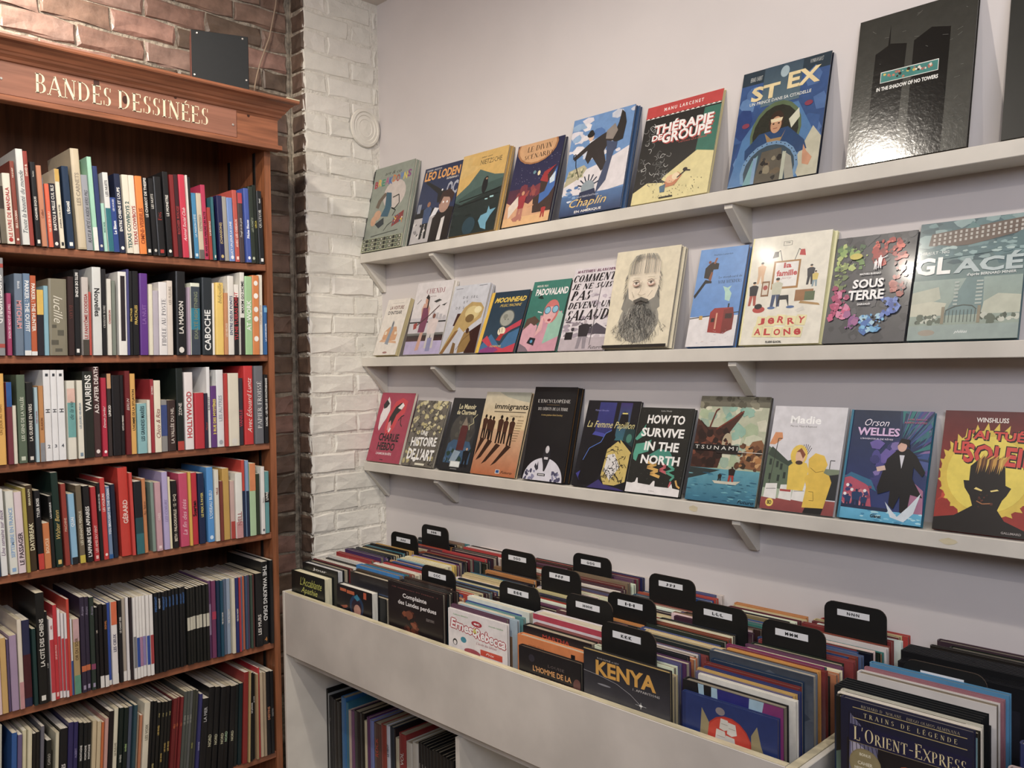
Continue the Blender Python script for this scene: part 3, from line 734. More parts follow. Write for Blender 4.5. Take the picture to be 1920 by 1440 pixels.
row(3, (850, SC), [(0, .035), (150, .04), (300, .025), (500, 0)], '''
-24,14,280,1f3a56||||||
20,64,252,e6e6e2|Une semaine sur deux|6a3a70|i L @.5|||
80,134,262,e0e0d4|SEPTEMBRE EN FRANCE|8ab0d8|@.5 m|||
137,188,268,e2ced2|LE PASSAGER|3a2a34|L @.3|||
190,214,240,b0a03c|||||||
218,267,224,41321f|DAYBREAK|e0d8b0|L @.4|BRIAN RALPH|e0d8b0|
276,316,258,1b1a1e|TYLER BOSS|e2e0da|@.78|||0,.2,c8382c
319,364,480,d07a40|BOUCLE|f0d0a8|@.5||||
366,391,295,20201e|LALA BANLIEUE|e2e0da|@.8||||
393,440,135,183028|Walter Benn|d8b860|i L @.45 m|||
456,490,212,96382c|MACHINE|d8a890|@.5||||
501,543,280,88b8d4|QUAI|e8f0f4|@.6 L|||0,.1,202428
556,594,222,6f624c|LES ENFANTS PERDUS|d6ceb4|@.45|||0,.1,c8b430
601,644,226,1c1b1c|L'AFFAIRE DES AFFAIRES|e8e6e0|L @.4|||
651,686,232,b82a30|LES AMIS DU VENT|e8b8b0|@.3 m|||
690,714,205,1d1c1d|LES ÉCLUSES DU CIEL|e2e0da|@.75||||
716,749,172,c8302e|LES VOLEURS|f0d8d0|@.7 e|||
753,780,228,6e86a6|YOU BROUGHT ME THE OCEAN|e8ecf0|@.65 L|||0,.06,205a98
786,817,215,1b2438||||||0,.0,000000
840,905,102,c93426|GÉRARD|f0d0c4|L h @.5|||.0,.0,000000|thick red spine with a beige side
907,929,135,cc4038|||||||
936,990,195,1c1f24||||||0,.28,2c6c72;.28,.5,244a50|black and teal spine with block lettering
994,1020,175,c8804c|Ali Arran|503020|L @.6 s|||
1051,1074,200,7f9488|||||||
1076,1115,200,c89ca4|ORÉE|e8d0d0|@.5 m||||
1129,1167,130,b2a6d0|LES COEURS|8a7cac|@.5 i|||
1169,1185,165,e2d8b0|||||||
1190,1227,190,1f1c1c|BETH · PALOOKAVILLE · 12 · D+Q|dcd0b8|@.45 L|||
1241,1299,140,c84468|La fin des étés|f0c0cc|i @.4|||
1301,1320,130,dcae40|||||||
1323,1364,136,c02234|Suerten|1c1418|B @.5 L|||
1369,1409,138,1c2a4c|LE PRIX À PAYER|d8c860|@.55|||
1431,1474,98,4c94d4|L'OISEAU BLEU|d0e4f4|@.5 e||||
1478,1507,115,dcd8c8|VILLE|a05850|@.7||||
1509,1529,190,7c3a30|||||||
1531,1575,105,c49c48|||||||
1581,1609,190,c8a8a0||||||0,.3,b03c34
1611,1657,135,e2e2da|NELL|a86868|L @.3|||0,.25,c89090
1660,1681,48,c43c30||||||0,.6,1e2c48
1683,1704,50,7f9cc0||||||0,.6,1e2c48
1709,1751,70,a8c89c||||||.62,1,d88450
1755,1781,142,2c3828|||||||
1785,1810,92,e0deda|Alda|5a5a60|s @.5 e|||
1813,1845,125,5f9a9c|LIVRE|e8e8e0|@.6|||.5,.66,16181a''', .19, 'fourth')
row(4, (1030, SC), [(0, .02), (150, .01), (500, 0)], '''
-24,22,560,e6c8c8|LES BELLES|a84040|@.5||||
25,66,610,d0a860|||||||
70,88,620,5a4a6a|||||||
90,140,592,a890ac|||||||
145,176,482,e0d4c0||||||0,.3,c89090
179,234,490,2a2c4c||||||.1,.6,4a1c24
240,268,545,1c3a38|||||||
272,331,300,1a1a18|LA CITÉ DES CHIENS|e0dcd0|L @.55 g m|||
333,352,430,1c1c1e|LA CITÉ|c8c4bc|@.4||||
357,386,480,e6dcd8|602|b83034|@.9|||.1,.75,c4303a
388,417,385,c42830|LES JOURS FOUS|f0c0b8|@.5 m|||
419,438,420,e6e0dc||||||.08,.7,c4303a
440,458,440,e4dedc||||||.08,.7,c4303a
460,477,440,e4dedc||||||.08,.7,c4303a
479,499,345,c8402c|||||||
501,515,480,d8d8d8||||||0,.45,304c88
517,561,480,b09460|OR DU SOIR|6a5030|@.6|||.7,1,c8a0a0;0,.25,5c9478
566,599,330,332a3e|Arcana|9a90a8|@.85 i m|||.22,.28,c86838|left of two purple spines with orange stripe
601,631,330,332a3e|Arcana|9a90a8|@.85 i m|||.22,.28,c86838|right of two purple spines with orange stripe
633,664,330,2c3830|Arcana|9a90a8|@.85 i m|||.22,.28,8a4060|green-grey spine with a wine stripe
667,689,400,161618|LES|c8b8a8|@.7|||
691,719,378,181416||||||0,.14,e0dcd4
721,748,378,1a1618|SIGNAL|c87838|@.75|||0,.14,e0dcd4
750,772,370,2c4ca0||||||0,.06,e0dcd4
776,817,362,e2dcd8|LES CIEUX|50506a|@.5|||.72,1,d8683c;0,.12,e0dcd4
825,850,352,1c1c1e|LE CHANT DES|e0dcd4|@.7|||
853,876,340,a89c8c||||||0,.12,e0dcd4
878,897,335,e2dedc||||||0,.12,e0dcd4
899,915,330,2c2226|||||||
918,938,330,e4e0da||||||.14,.52,7c7c80
940,961,325,e4e0da||||||.14,.5,2c4c9c
963,983,322,e4e0da||||||.14,.5,a87898
985,1006,320,e4e0da||||||.14,.5,8c7cb0
1008,1029,315,e4e0da||||||.14,.5,2c4c9c
1031,1054,310,e4e0da||||||.14,.5,a83c40
1062,1088,300,17181a|MIDNIGHT|3a6aa8|@.86 L|||.0,.0,000000
1090,1112,295,17181a|MIDNIGHT|d8d8d8|@.86|||
1114,1137,292,17181a|MIDNIGHT|3a6aa8|@.86 L|||
1139,1160,286,17181a|MIDNIGHT|3a6aa8|@.86|||
1162,1184,282,17181a|MIDNIGHT|3a6aa8|@.86|||
1186,1208,272,17181a|MIDNIGHT|3a6aa8|@.86|||
1210,1232,268,17181a|MIDNIGHT|3a6aa8|@.86|||
1234,1255,262,17181a|MIDNIGHT|3a6aa8|@.86|||
1257,1280,258,17181a|MIDNIGHT|3a6aa8|@.86|||
1283,1302,270,1b1c1a||||||.45,.62,c8c4b0
1304,1323,264,1b1c1a||||||.45,.62,c8c4b0
1325,1344,260,1b1c1a||||||.45,.62,c8c4b0
1346,1366,254,1b1c1a||||||.45,.62,c8c4b0
1368,1388,248,1b1c1a||||||.45,.62,c8c4b0
1390,1410,244,1b1c1a||||||.45,.62,c8c4b0
1412,1432,238,1b1c1a||||||.45,.62,c8c4b0
1436,1454,220,6a4470||||||.3,.7,9c88a8
1456,1484,218,74365c||||||.5,.6,b03050
1487,1508,215,16304c|||||||
1510,1530,213,1c4a60|VIE DU NOM|e0dcd4|@.5|||
1533,1558,208,5c6c84|||||||
1560,1584,205,8c9cb0|VIE DU NOM|e0dcd4|@.5|||
1587,1609,200,d4ccb4|||||||
1611,1632,195,24306a|VIE DU NOM|e0dcd4|@.5|||
1634,1648,192,b03038|||||||
1650,1664,190,5c7ca0|||||||
1666,1682,188,b86040|||||||
1684,1698,184,3c5470|||||||
1700,1714,180,584460|||||||
1716,1730,178,3c5044|||||||
1732,1745,175,5c3430|||||||
1748,1793,165,17171a|LES MURS|d8d4cc|@.3||||
1799,1842,88,1b1b1c|THE WALKING DEAD|e0e0dc|d L @.62|||n,4,.06,.6,b87830
1845,1866,75,16171a||||||''', .225, 'fifth')
row(5, (1200, SC), [(0, -.03), (150, -.05), (250, -.07), (340, -.09), (420, -.07), (470, -.03), (490, 0)], '''
-30,8,600,c8c4b4|||||||
66,104,640,2c5c9c|GABRIEL|c8d4e4|d@.8||||
106,138,652,6a5c84|GABRIEL|c8c4d4|d@.8||||
142,172,630,d8cfa8|LES SOLEILS|8a8264|@.5||||
174,204,620,ddd4b0|LES NOIRS|8a8264|@.5||||
206,232,645,1c1a18|LES FILS|c8b8a0|@.5||||
234,262,640,1c1a18|LES FILS|c8b8a0|@.5||||
266,292,600,6a6870|||||||
300,336,690,22241f|CARGO|a8a498|@.8||||
364,389,640,d8d0b0|LE TOUR|8a8264|@.5||||
392,446,612,16171a|LA COUR DES|dedad2|@.5||||
448,484,570,302a5c|ALBERT|c87868|@.4||||
486,516,568,302a5c|ALBERT|8880a8|@.7||||
518,548,570,14181a|MONTAGNE|dedad2|@.7||||
550,578,572,14181a|MONTAGNE|dedad2|@.7||||
580,608,574,14181a|MONTAGNE|dedad2|@.7||||
611,640,560,ccb890|LES YEUX|7a6a50|@.4||||
642,670,562,ccb890|LES YEUX|7a6a50|@.4||||
672,690,568,c8682c|||||||
692,716,540,c8988c|||||||
718,752,492,1c1416|SONS|d8d4cc|@.4||||
755,785,476,dcd4b8|LE FLEUVE|7a7460|@.6||||
788,818,470,10201c|RIVIÈRE|c8c8b8|@.5||||
820,850,468,10201c|RIVIÈRE|a8c880|@.6||||
852,880,462,4c5468|||||||
882,906,448,2c4a54|||||||
908,926,510,b0a088|||||||
928,946,520,c07850|||||||
950,990,432,d8d0b8|LES VOIX|7a7460|@.7||||
993,1016,425,151617|||||||
1018,1042,424,151617|LES RIVES|c8b870|@.3||||
1044,1068,432,1a1a18|LES RIVES|c8a850|@.7|CYCLE|c8b870|
1070,1092,428,1a1a18|LES RIVES|c8a850|@.4|CYCLE|c8b870|
1094,1116,426,1a1a18|LES RIVES|c8a850|@.5|CYCLE|c8b870|
1118,1142,420,1a1a18|LES RIVES|c8a850|@.5|CYCLE|c8b870|
1144,1170,400,6e1c1e|FEU|c86838|@.7||||
1172,1192,395,7a2224|FEU|c86838|@.7||||
1194,1214,390,7a2224|FEU|c86838|@.7||||
1217,1240,355,50544e|LES GENS|9c9c90|@.7||||
1242,1262,352,50544e|LES GENS|9c9c90|@.7||||
1264,1284,350,5c5e5c|LES GENS|9c9c90|@.7||||
1286,1308,345,3c3e34|MARS|a0a050|@.4||||
1310,1326,350,44443c|||||||
1328,1350,370,34346a|SAISONS|a0a0c8|@.4||||
1353,1396,400,15161a|LA MER|a8a8a8|@.8||||
1399,1440,325,141416|NORD|c8c4a0|@.4||||
1442,1478,322,141416|NORD|c8c4a0|@.4||||
1480,1516,320,141416|NORD|c8c4a0|@.4||||
1518,1552,318,141416|NORD|a8c8a0|@.4||||
1554,1590,315,161618|NORD|c8c4a0|@.4||||
1592,1622,310,141c1c|||||||
1624,1652,300,10282c|||||||
1655,1688,222,8c2420|||||||
1690,1704,215,b8a068|||||||
1706,1726,225,151416|LES JARDINS|dedad2|@.6 L|||
1728,1746,235,151416|LA COTE|dedad2|@.7||||
1748,1766,235,a88c64|||||||
1768,1784,196,c4202c|||||||
1786,1806,225,c0ac8c|||||||
1808,1824,225,a89478|||||||
1826,1852,218,17171a|DESTINS|c88058|@.5 L|||
1854,1876,214,17171a|DESTIN|909090|@.5||||''', .26, 'sixth')
# ---------------------------------------------------------------- face-out books on the display shelves
def cover_place(t): return lambda u, e, v: (t+.00035+e, u, v)
def display(si, bl, br, tl, tr, t, color, art, label, copies=1, page='ddd4c0', hard=True, gloss=False, spinec=None):
    z, _ = SH[si]; xf = XF+.006
    y1 = onX(*bl, xf+.002)[1]; y0 = onX(*br, xf+.002)[1]; w = y1-y0
    h = .25
    for _ in range(6):
        T_ = t*copies
        ph = math.asin(max(0, min(.6, (XW-.0015-xf-T_)/h)))
        P = onX(*tl, xf+h*math.sin(ph)); h = (P[2]-z)/math.cos(ph)
    ph = math.asin(max(0, min(.6, (XW-.002-xf-T_*math.cos(ph))/h)))
    r = book((0, 0, 0), t, w, h, color, hard, page=page, gloss=gloss)
    def place(o, back, yy, hh):
        # back = thickness between this book's rear board and the shelf-front plane
        base = Vector((xf+.0006+back*math.cos(ph), yy, z+.0008+(T_-back)*math.sin(ph)))
        o.matrix_world = Matrix.Translation(base) @ Matrix.Rotation(ph, 4, 'Y') @ Matrix.Rotation(math.pi, 4, 'Z')
    place(r, t, y1, h)
    a = Art(w, h); art(a)
    if a.mb.v: link('cover_print', a.mesh('cover_print', cover_place(t), M['gloss' if gloss else 'print']), r)
    if spinec: spine_print(r, t, h, [('b', 0, 1, spinec)], hard)
    tag(r, label, 'book', f'face-out books on the {names[si]} display shelf')
    for k in range(1, copies):
        rn = random.Random(int(bl[0])+k); dy = -rn.uniform(.004, .009)
        r2 = book((0, 0, 0), t-.0004, w, h-rn.uniform(0, .003), color, hard, page=page)
        place(r2, t*(k+1), y1+dy, h)
        tag(r2, f"spare copy directly behind the {' '.join(label.replace(',', '').split()[:10])}", 'book', f'face-out books on the {names[si]} display shelf')
    return r

def a_breakdown(a):
    a.R(0, 0, 1, 1, '8f978a'); a.R(0, 0, .035, 1, '1e2422'); a.E(.62, .64, .27, .17, 'c8bcb4')
    for i, ch in enumerate('BREAKDOWNS'): a.T(ch, .12+i*.088, .80+(i % 2)*.012+i*.004, .085, .085, ['b03040', 'd8b840', '3a8a6a', 'b04a80', '3a5ab0', 'd07a30', 'a03a40', '4a7ac0', 'd8c040', '8a3a80'][i], 'B')
    a.T('art & co', .5, .91, .4, .035, '20201e', 'i')
    a.P([(.2, .52), (.24, .6), (.38, .68), (.46, .66), (.33, .58), (.28, .5)], '6a5a4a')
    a.P([(.42, .68), (.55, .66), (.6, .5), (.55, .38), (.36, .4), (.44, .5)], '2c5a70'); a.L([(.6, .6), (.74, .62), (.78, .52), (.68, .46), (.6, .48), (.72, .44), (.66, .38)], .018, '1e1e1c')
    a.E(.28, .42, .09, .06, 'c89a78'); a.E(.2, .36, .07, .06, 'c89a78'); a.P([(.25, .32), (.45, .38), (.48, .3), (.36, .26)], '1c2a34')
    a.P([(.7, .36), (.93, .42), (.93, .31), (.68, .25)], '8a3030'); a.B(.7, .28, .92, .38, 14, .01, .03, ['d8b840', 'd07040', '3a6a8a', 'e0d8c8'], 3)
    a.L([(.5, .22), (.58, .28), (.68, .31)], .012, '1e1e1c'); a.L([(.2, .175), (.5, .19), (.85, .205)], .012, '4a4c46')
    a.R(0, 0, 1, .15, 'a8ac8c')
    for r_ in range(3):
        for c in range(13): a.R(.03+c*.073, .012+r_*.047, .03+c*.073+.06, .012+r_*.047+.037, '22241f'); a.R(.045+c*.073, .02+r_*.047, .045+c*.073+.03, .02+r_*.047+.022, ['c8c8b8', '22241f', '8a9a80'][(c*7+r_*3) % 3])
def a_leo(a):
    a.R(0, 0, 1, 1, '2c3a5e', '1e2c50'); a.T('LEO LODEN', .5, .885, .92, .12, 'e8a44c', 'B'); a.T('INTEGRALE 1', .8, .80, .3, .025, 'e8e0d0'); a.T('CARRERE · ARLESTON', .25, .965, .4, .022, 'c8c8c8')
    a.T('OC', .85, .66, .28, .18, 'a8acb8', 'B'); a.R(0, 0, 1, .33, 'b8b4b4'); a.P([(0, .33), (0, .43), (.3, .46), (.6, .42), (.62, .33)], '15171c')
    a.P([(.1, .8), (.5, .62), (.52, .5), (.75, .5), (.78, .62), (.6, .66), (.12, .83)], '15171c'); a.C(.6, .66, .02, 'e8e8e8')
    a.R(.03, .4, .12, .52, '8a90a0'); a.man(.32, .05, .48, '3a5078', '202020', '9a6a4a'); a.B(.0, .02, .35, .3, 14, .01, .04, ['15171c', '8a8688', 'd0ccc8'], 5)
    a.P([(.5, .0), (1, 0), (1, .4), (.85, .42), (.62, .36), (.5, .3)], '231d1c'); a.P([(.72, .0), (.82, .0), (.82, .3), (.74, .28)], 'd8d4d0')
    a.E(.74, .47, .14, .12, 'b08a78'); a.P([(.58, .5), (.62, .62), (.8, .66), (.95, .58), (.92, .46), (.84, .54), (.68, .56), (.62, .46)], '3a2420'); a.P([(.42, .32), (.5, .44), (.62, .42), (.56, .34)], 'e0e0e4')
    a.E(.7, .49, .018, .014, 'f0f0f0'); a.E(.8, .485, .018, .014, 'f0f0f0')
def a_peak(a):
    a.R(0, 0, 1, 1, 'c8a050', 'd8b060'); a.P([(0, 1), (.3, .95), (.2, .86), (.45, .82), (.3, .76), (0, .7)], 'd8b468'); a.T('NIETZSCHE', .66, .865, .46, .06, '3a3a2c', 'l'); a.T('ONFRAY · LE ROY', .55, .925, .24, .016, '3a3a2c')
    a.P([(0, .5), (.25, .62), (.45, .78), (.62, .73), (.8, .68), (1, .66), (1, 0), (0, 0)], '4c6660'); a.P([(0, .43), (.3, .52), (.6, .58), (1, .62), (1, 0), (0, 0)], '3c5450')
    a.P([(0, .42), (.15, .38), (.5, .44), (1, .52), (1, 0), (0, 0)], '24302f'); a.B(0, .05, 1, .4, 24, .03, .09, ['1c2626', '2a3836', '202c2c'], 8, .5)
    for q in (.36, .42): a.L([(.1, q), (.45, q+.03), (.95, q+.08)], .016, '171d1d')
    a.E(.62, .57, .06, .1, '1a1e22'); a.E(.64, .655, .03, .02, '2a2420'); a.E(.64, .645, .022, .012, 'a88060')
    a.P([(.7, .05), (.62, .14), (.66, .2), (.78, .22), (.8, .3), (.84, .25), (.96, .26), (.86, .18), (.8, .1), (.82, .02)], '6aa4bc'); a.R(.68, .385, .74, .40, '9cc8cc'); a.R(.78, .40, .86, .42, '9cc8cc'); a.C(.42, .1, .14, '2a4450')
def a_divin(a):
    a.R(0, 0, 1, 1, '6a3038', '232a4c'); a.R(0, .45, 1, 1, '2c2c50', '20264a'); a.B(0, .35, 1, .45, 20, .04, .1, ['8a3c40', '7a3440', '9a4a44'], 4)
    a.B(.1, .5, 1, .8, 60, .003, .006, ['c8c8d8'], 6)
    a.E(.45, .95, .44, .22, 'a87448'); a.E(.45, .95, .40, .2, 'd0a070'); a.T('LE DIVIN', .5, .925, .52, .07, '241c18', 's'); a.T('SCÉNARIO', .5, .835, .6, .07, '241c18', 's'); a.C(.5, .62, .03, '6a94a0'); a.E(.6, .6, .03, .03, 'e0d0a0')
    a.R(0, 0, 1, .13, 'dcae78'); a.P([(0, .13), (0, .3), (.12, .26), (.3, .3), (.5, .24), (.6, .3), (1, .28), (1, .1), (0, .1)], 'cf9c74')
    a.P([(.62, .12), (.58, .3), (.7, .34), (.68, .5), (.95, .62), (1, .5), (1, .12)], '40302c'); a.P([(.66, .5), (.72, .6), (.95, .66), (.8, .56), (.84, .46)], 'a02c30'); a.P([(.84, .46), (.98, .64), (.99, .4), (.9, .3), (.72, .22), (.7, .34), (.8, .36)], '3c6ab0'); a.P([(.86, .5), (.96, .58), (.97, .46), (.88, .44)], 'c8d8e0')
    a.man(.34, .05, .36, 'a03038', 'b07060', 'c89068'); a.P([(.1, .1), (.06, .24), (.24, .36), (.28, .24)], 'd8c8b8'); a.man(.85, .05, .14, 'b03030', 'a02828', '30282c', .5)
    a.L([(.5, .2), (.62, .22)], .02, 'c89068'); a.P([(.24, .05), (.18, .09), (.36, .14), (.42, .08)], 'b07060')
def a_hat(a):
    a.R(0, 0, 1, 1, '5a86b8', '6a94c8'); a.B(0, .55, 1, 1, 34, .05, .13, ['e0dce0', '8eaed0', 'c8ccd8', 'd8d4dc', '4a74b0'], 11, .6)
    a.P([(.0, .36), (.3, .44), (.65, .5), (1, .6), (1, .22), (.5, .18), (0, .22)], 'd8d2d4'); a.P([(.0, .3), (.28, .38), (.36, .46), (.3, .5), (.05, .46)], 'b0a888'); a.B(.02, .36, .3, .46, 24, .01, .03, ['8a9068', 'c8c098', '6a7050'], 2)
    a.R(0, 0, 1, .2, '22365c', '4a70a0'); a.B(0, .12, .5, .3, 20, .02, .06, ['7a9cc4', '4a74a8', 'c8d0dc'], 7, .5)
    a.P([(.36, .72), (.52, .77), (.72, .82), (.82, .8), (.82, .7), (.66, .68), (.6, .6), (.68, .44), (.6, .4), (.42, .56), (.36, .5), (.3, .56), (.32, .64), (.12, .56), (.1, .6)], '2c2626')
    a.P([(.78, .86), (.8, .98), (.86, .94), (.9, .84), (.88, .68), (.76, .66), (.7, .7)], '24201f'); a.P([(.6, .8), (.72, .86), (.78, .78), (.72, .7), (.6, .72)], '8a8078')
    a.E(.35, .77, .045, .035, 'd8b498'); a.E(.34, .8, .06, .028, '1c1a1c'); a.E(.34, .82, .04, .028, '1c1a1c'); a.L([(.1, .58), (.09, .62), (.13, .63), (.16, .5), (.24, .38)], .012, '1c1a1c')
    a.P([(.62, .7), (.8, .66), (.8, .6), (.76, .58), (.7, .3), (.56, .18), (.58, .3), (.66, .5), (.64, .62)], '3c4a68')
    for k in range(7):
        an = math.radians(20+k*24); a.L([(.42, .26), (.42+.18*math.cos(an), .26+.13*math.sin(an))], .018, '2c3448')
    a.E(.42, .255, .11, .075, '8a98a0'); a.P([(.3, .22), (.54, .24), (.6, .12), (.28, .1)], '1e2c4c')
    a.T('Chaplin', .46, .105, .6, .105, 'e6c268', 'i'); a.T('EN AMÉRIQUE', .48, .03, .44, .035, 'e8e4dc'); a.T('Laurent Seksik & David François', .44, .175, .36, .025, 'c8ccd4', 'l')
def a_group(a):
    a.R(0, 0, 1, 1, '1b1b1a'); a.P([(.8, .93), (1, .93), (1, .36), (.76, .42)], '2e6e5c'); a.R(0, .88, 1, 1, 'c23a38')
    a.P([(0, .87)]+[(i/30, .882 if i % 2 else .868) for i in range(31)]+[(1, .86), (0, .855)], 'eae4dc'); a.P([(0, .853), (0, .868)]+[(1, .868), (1, .853)], '1b1b1a' if False else '1b1b1a')
    a.P([(0, .0), (1, 0), (1, .40), (.78, .44), (.4, .24), (.37, .21), (.45, .17), (.18, .2), (0, .12)], 'd9cc8e'); a.T('MANU LARCENET', .5, .94, .52, .035, 'f0e8e0', 'bw')
    for dx, c in ((.012, 'b84038'), (-.004, 'eeeae6')):
        a.T('THÉRAPIE', .54+dx, .75-dx*.8, .78, .12, c, 'B', 0); a.T('GROUPE', .6+dx, .635-dx*.8, .64, .11, c, 'B'); a.T('DE', .21+dx, .655-dx*.8, .14, .06, c, 'B')
    a.T('L\'ÉTOILE QUI DANSE', .7, .56, .36, .02, 'a84840'); rn = random.Random(4)
    for k in range(46):
        x, y = rn.uniform(.02, .42), rn.uniform(.16, .8)
        if y > .5 and x > .16: y = rn.uniform(.2, .48)
        an = rn.uniform(0, 6); pts = [(x+.035*rn.uniform(.6, 1.3)*math.cos(an+q*.8), y+.025*rn.uniform(.6, 1.3)*math.sin(an+q*.8)) for q in range(5)]; a.L(pts, .006, rn.choice(['8a8a88', 'b8b8b4', '6a6a68']))
    a.P([(.4, .12), (.44, .2), (.58, .26), (.64, .22), (.56, .13)], 'c07850'); a.E(.5, .2, .07, .04, 'e0b088'); a.E(.56, .22, .05, .035, 'e8d0a8'); a.L([(.58, .2), (.68, .26), (.74, .25)], .016, '2a2226'); a.E(.67, .27, .03, .018, '2a2226'); a.P([(.38, .08), (.36, .14), (.44, .16), (.44, .08)], '4a6a80')
    a.B(.25, .03, .9, .2, 60, .003, .008, ['5a5a4c', '8a8460'], 9); a.R(.38, .02, .56, .035, '1b1b1a')
def a_pilot(a):
    a.R(0, 0, 1, 1, '20406e', '3a5a90'); a.R(0, .88, 1, 1, '2c3c48'); a.B(0, .1, 1, .85, 40, .05, .14, ['2c4c84', '34588e', '5a80b0', '28427a', '4a6ca0'], 3, 1.3)
    a.R(.26, .66, .7, 1, '58707c', '3c5060'); a.E(.5, .93, .05, .05, 'a0b4bc'); a.P([(.0, 0), (.1, .4), (.3, .62), (.7, .64), (.95, .3), (1, 0)], '4a78a8'); a.P([(.72, .1), (.9, .4), (1, .3), (1, 0), (.8, 0)], 'b8b49c')
    a.E(.48, .42, .29, .26, '5a6c4c'); a.E(.48, .41, .26, .235, '2c2e26'); a.P([(.62, .5), (.72, .58), (.74, .5), (.66, .42)], 'c8c8b0')
    a.P([(.15, .3), (.3, .42), (.62, .44), (.82, .3), (.86, .22), (.76, .2), (.6, .28), (.4, .2), (.16, .22)], '24446e'); a.E(.48, .5, .085, .095, '3a2a22'); a.E(.48, .475, .062, .072, 'c0906c'); a.P([(.42, .5), (.54, .5), (.55, .53), (.41, .53)], 'dac8a0'); a.P([(.36, .42), (.44, .36), (.56, .36), (.6, .42), (.54, .3), (.42, .3)], '9a7c50')
    a.E(.45, .485, .012, .006, '201812'); a.E(.51, .485, .012, .006, '201812'); a.L([(.45, .445), (.5, .445)], .008, '8a4a3c'); a.P([(.82, .26), (.86, .2), (.93, .14), (.9, .08), (.83, .1), (.82, .18)], 'c08a68')
    a.E(.46, .1, .33, .24, '6a90b4'); a.E(.46, .1, .29, .21, '3a4c58'); a.P([(.3, 0), (.36, .26), (.58, .27), (.64, 0)], '5c564a'); a.P([(.18, 0), (.26, .2), (.32, .24), (.3, 0)], '70a0a4'); a.P([(.66, 0), (.6, .24), (.7, .18), (.76, 0)], '9a988a'); a.B(.34, .02, .58, .2, 14, .02, .05, ['2c2a28', '6a5c48', '8a8068', '3c3a38'], 2)
    for k in range(16):
        an = math.radians(10+k*10); a.C(.46+.31*math.cos(an), .1+.225*math.sin(an), .006, '1c2832')
    a.R(.27, 0, .31, .22, '7c9cbc'); a.R(.6, 0, .64, .23, 'b0b4a0')
    a.T('ST', .3, .785, .33, .13, 'e4cf9a', 'B'); a.T('EX', .73, .835, .36, .14, 'e4cf9a', 'B'); a.T('UN PRINCE DANS SA CITADELLE', .48, .70, .7, .028, 'd0d4d0', 'b'); a.T('BERNARD CHABBERT', .17, .925, .14, .04, 'c8ccc8', 'l'); a.T('ROMAIN HUGAULT', .85, .955, .14, .035, 'c8ccc8', 'l')
    for x, y in ((.12, .52), (.82, .6)): a.E(x, y, .045, .022, '8a3a50')
def a_towers(a):
    a.R(0, 0, 1, 1, '50504a', '34342f'); a.P([(.16, 0), (.17, .74), (.30, .79), (.44, .765), (.42, 0)], '0c0c0b'); a.P([(.5, 0), (.5, .77), (.64, .83), (.8, .80), (.8, 0)], '0c0c0b'); a.P([(.275, .77), (.285, .93), (.295, .77)], '0c0c0b')
    a.R(.235, .53, .725, .605, 'e4e4dc'); a.R(.24, .534, .72, .60, '3f867e'); a.B(.26, .545, .7, .59, 30, .006, .018, ['c87858', '2a2420', 'd8b850', 'e0d8c8', 'a86a60'], 12); a.T('IN THE SHADOW OF NO TOWERS', .47, .49, .52, .026, 'efefe8', 'B')
    rn = random.Random(2)
    for k in range(40):
        x, y = rn.uniform(.05, .95), rn.uniform(.03, .95); an = rn.uniform(-.6, .6); l = rn.uniform(.01, .05); a.L([(x, y), (x+l*math.cos(an), y+l*math.sin(an))], .0016, '8a8a84')
    a.T('~gu', .51, .13, .05, .015, 'c8c8c0', 'i')
def a_tree(a):
    a.R(0, 0, 1, 1, '3a3832', '28241e'); a.R(0, 0, .22, 1, '1c1d1a'); a.R(.24, .14, 1, .7, 'a8a090', 'c8b8a0'); a.P([(.24, .62), (1, .75), (1, 1), (.24, 1)], '4c2c1e'); a.B(.3, .6, 1, .8, 30, .02, .08, ['6a4030', '8a6a58', 'b09a8c', '3c3a38'], 5)
    a.P([(.26, .14), (.3, .24), (.5, .34), (.8, .38), (1, .3), (1, .1)], 'a8a4ac'); a.L([(.3, .6), (.36, .5), (.34, .34)], .03, '201c1c'); a.L([(.36, .5), (.5, .56), (.6, .5)], .025, '201c1c'); a.P([(.24, .0), (.3, .12), (.5, .16), (1, .1), (1, 0)], '23231f')
def a_voiture(a):
    a.R(0, 0, 1, 1, 'e2dacf'); a.T('LA VOITURE', .5, .845, .62, .065, '7a4438', 'b'); a.T("D'INTISAR", .47, .755, .62, .065, '3a3230', 'b'); a.T('PORTRAIT D\'UNE FEMME', .5, .925, .5, .016, 'a09890', 'l')
    a.P([(.2, .3), (.24, .42), (.42, .5), (.72, .5), (.84, .36), (.82, .26), (.3, .24)], 'd09a6c'); a.P([(.1, .24), (.9, .2), (.86, .24), (.2, .28)], 'd8a880'); a.R(.26, .36, .36, .42, 'e8d4b8'); a.R(.7, .36, .8, .41, 'e8d4b8'); a.P([(.38, .2), (.46, .44), (.52, .62), (.6, .46), (.56, .36), (.54, .18)], '8a94a0'); a.E(.53, .55, .04, .05, '6a707a'); a.E(.5, .045, .1, .018, 'a0706a')
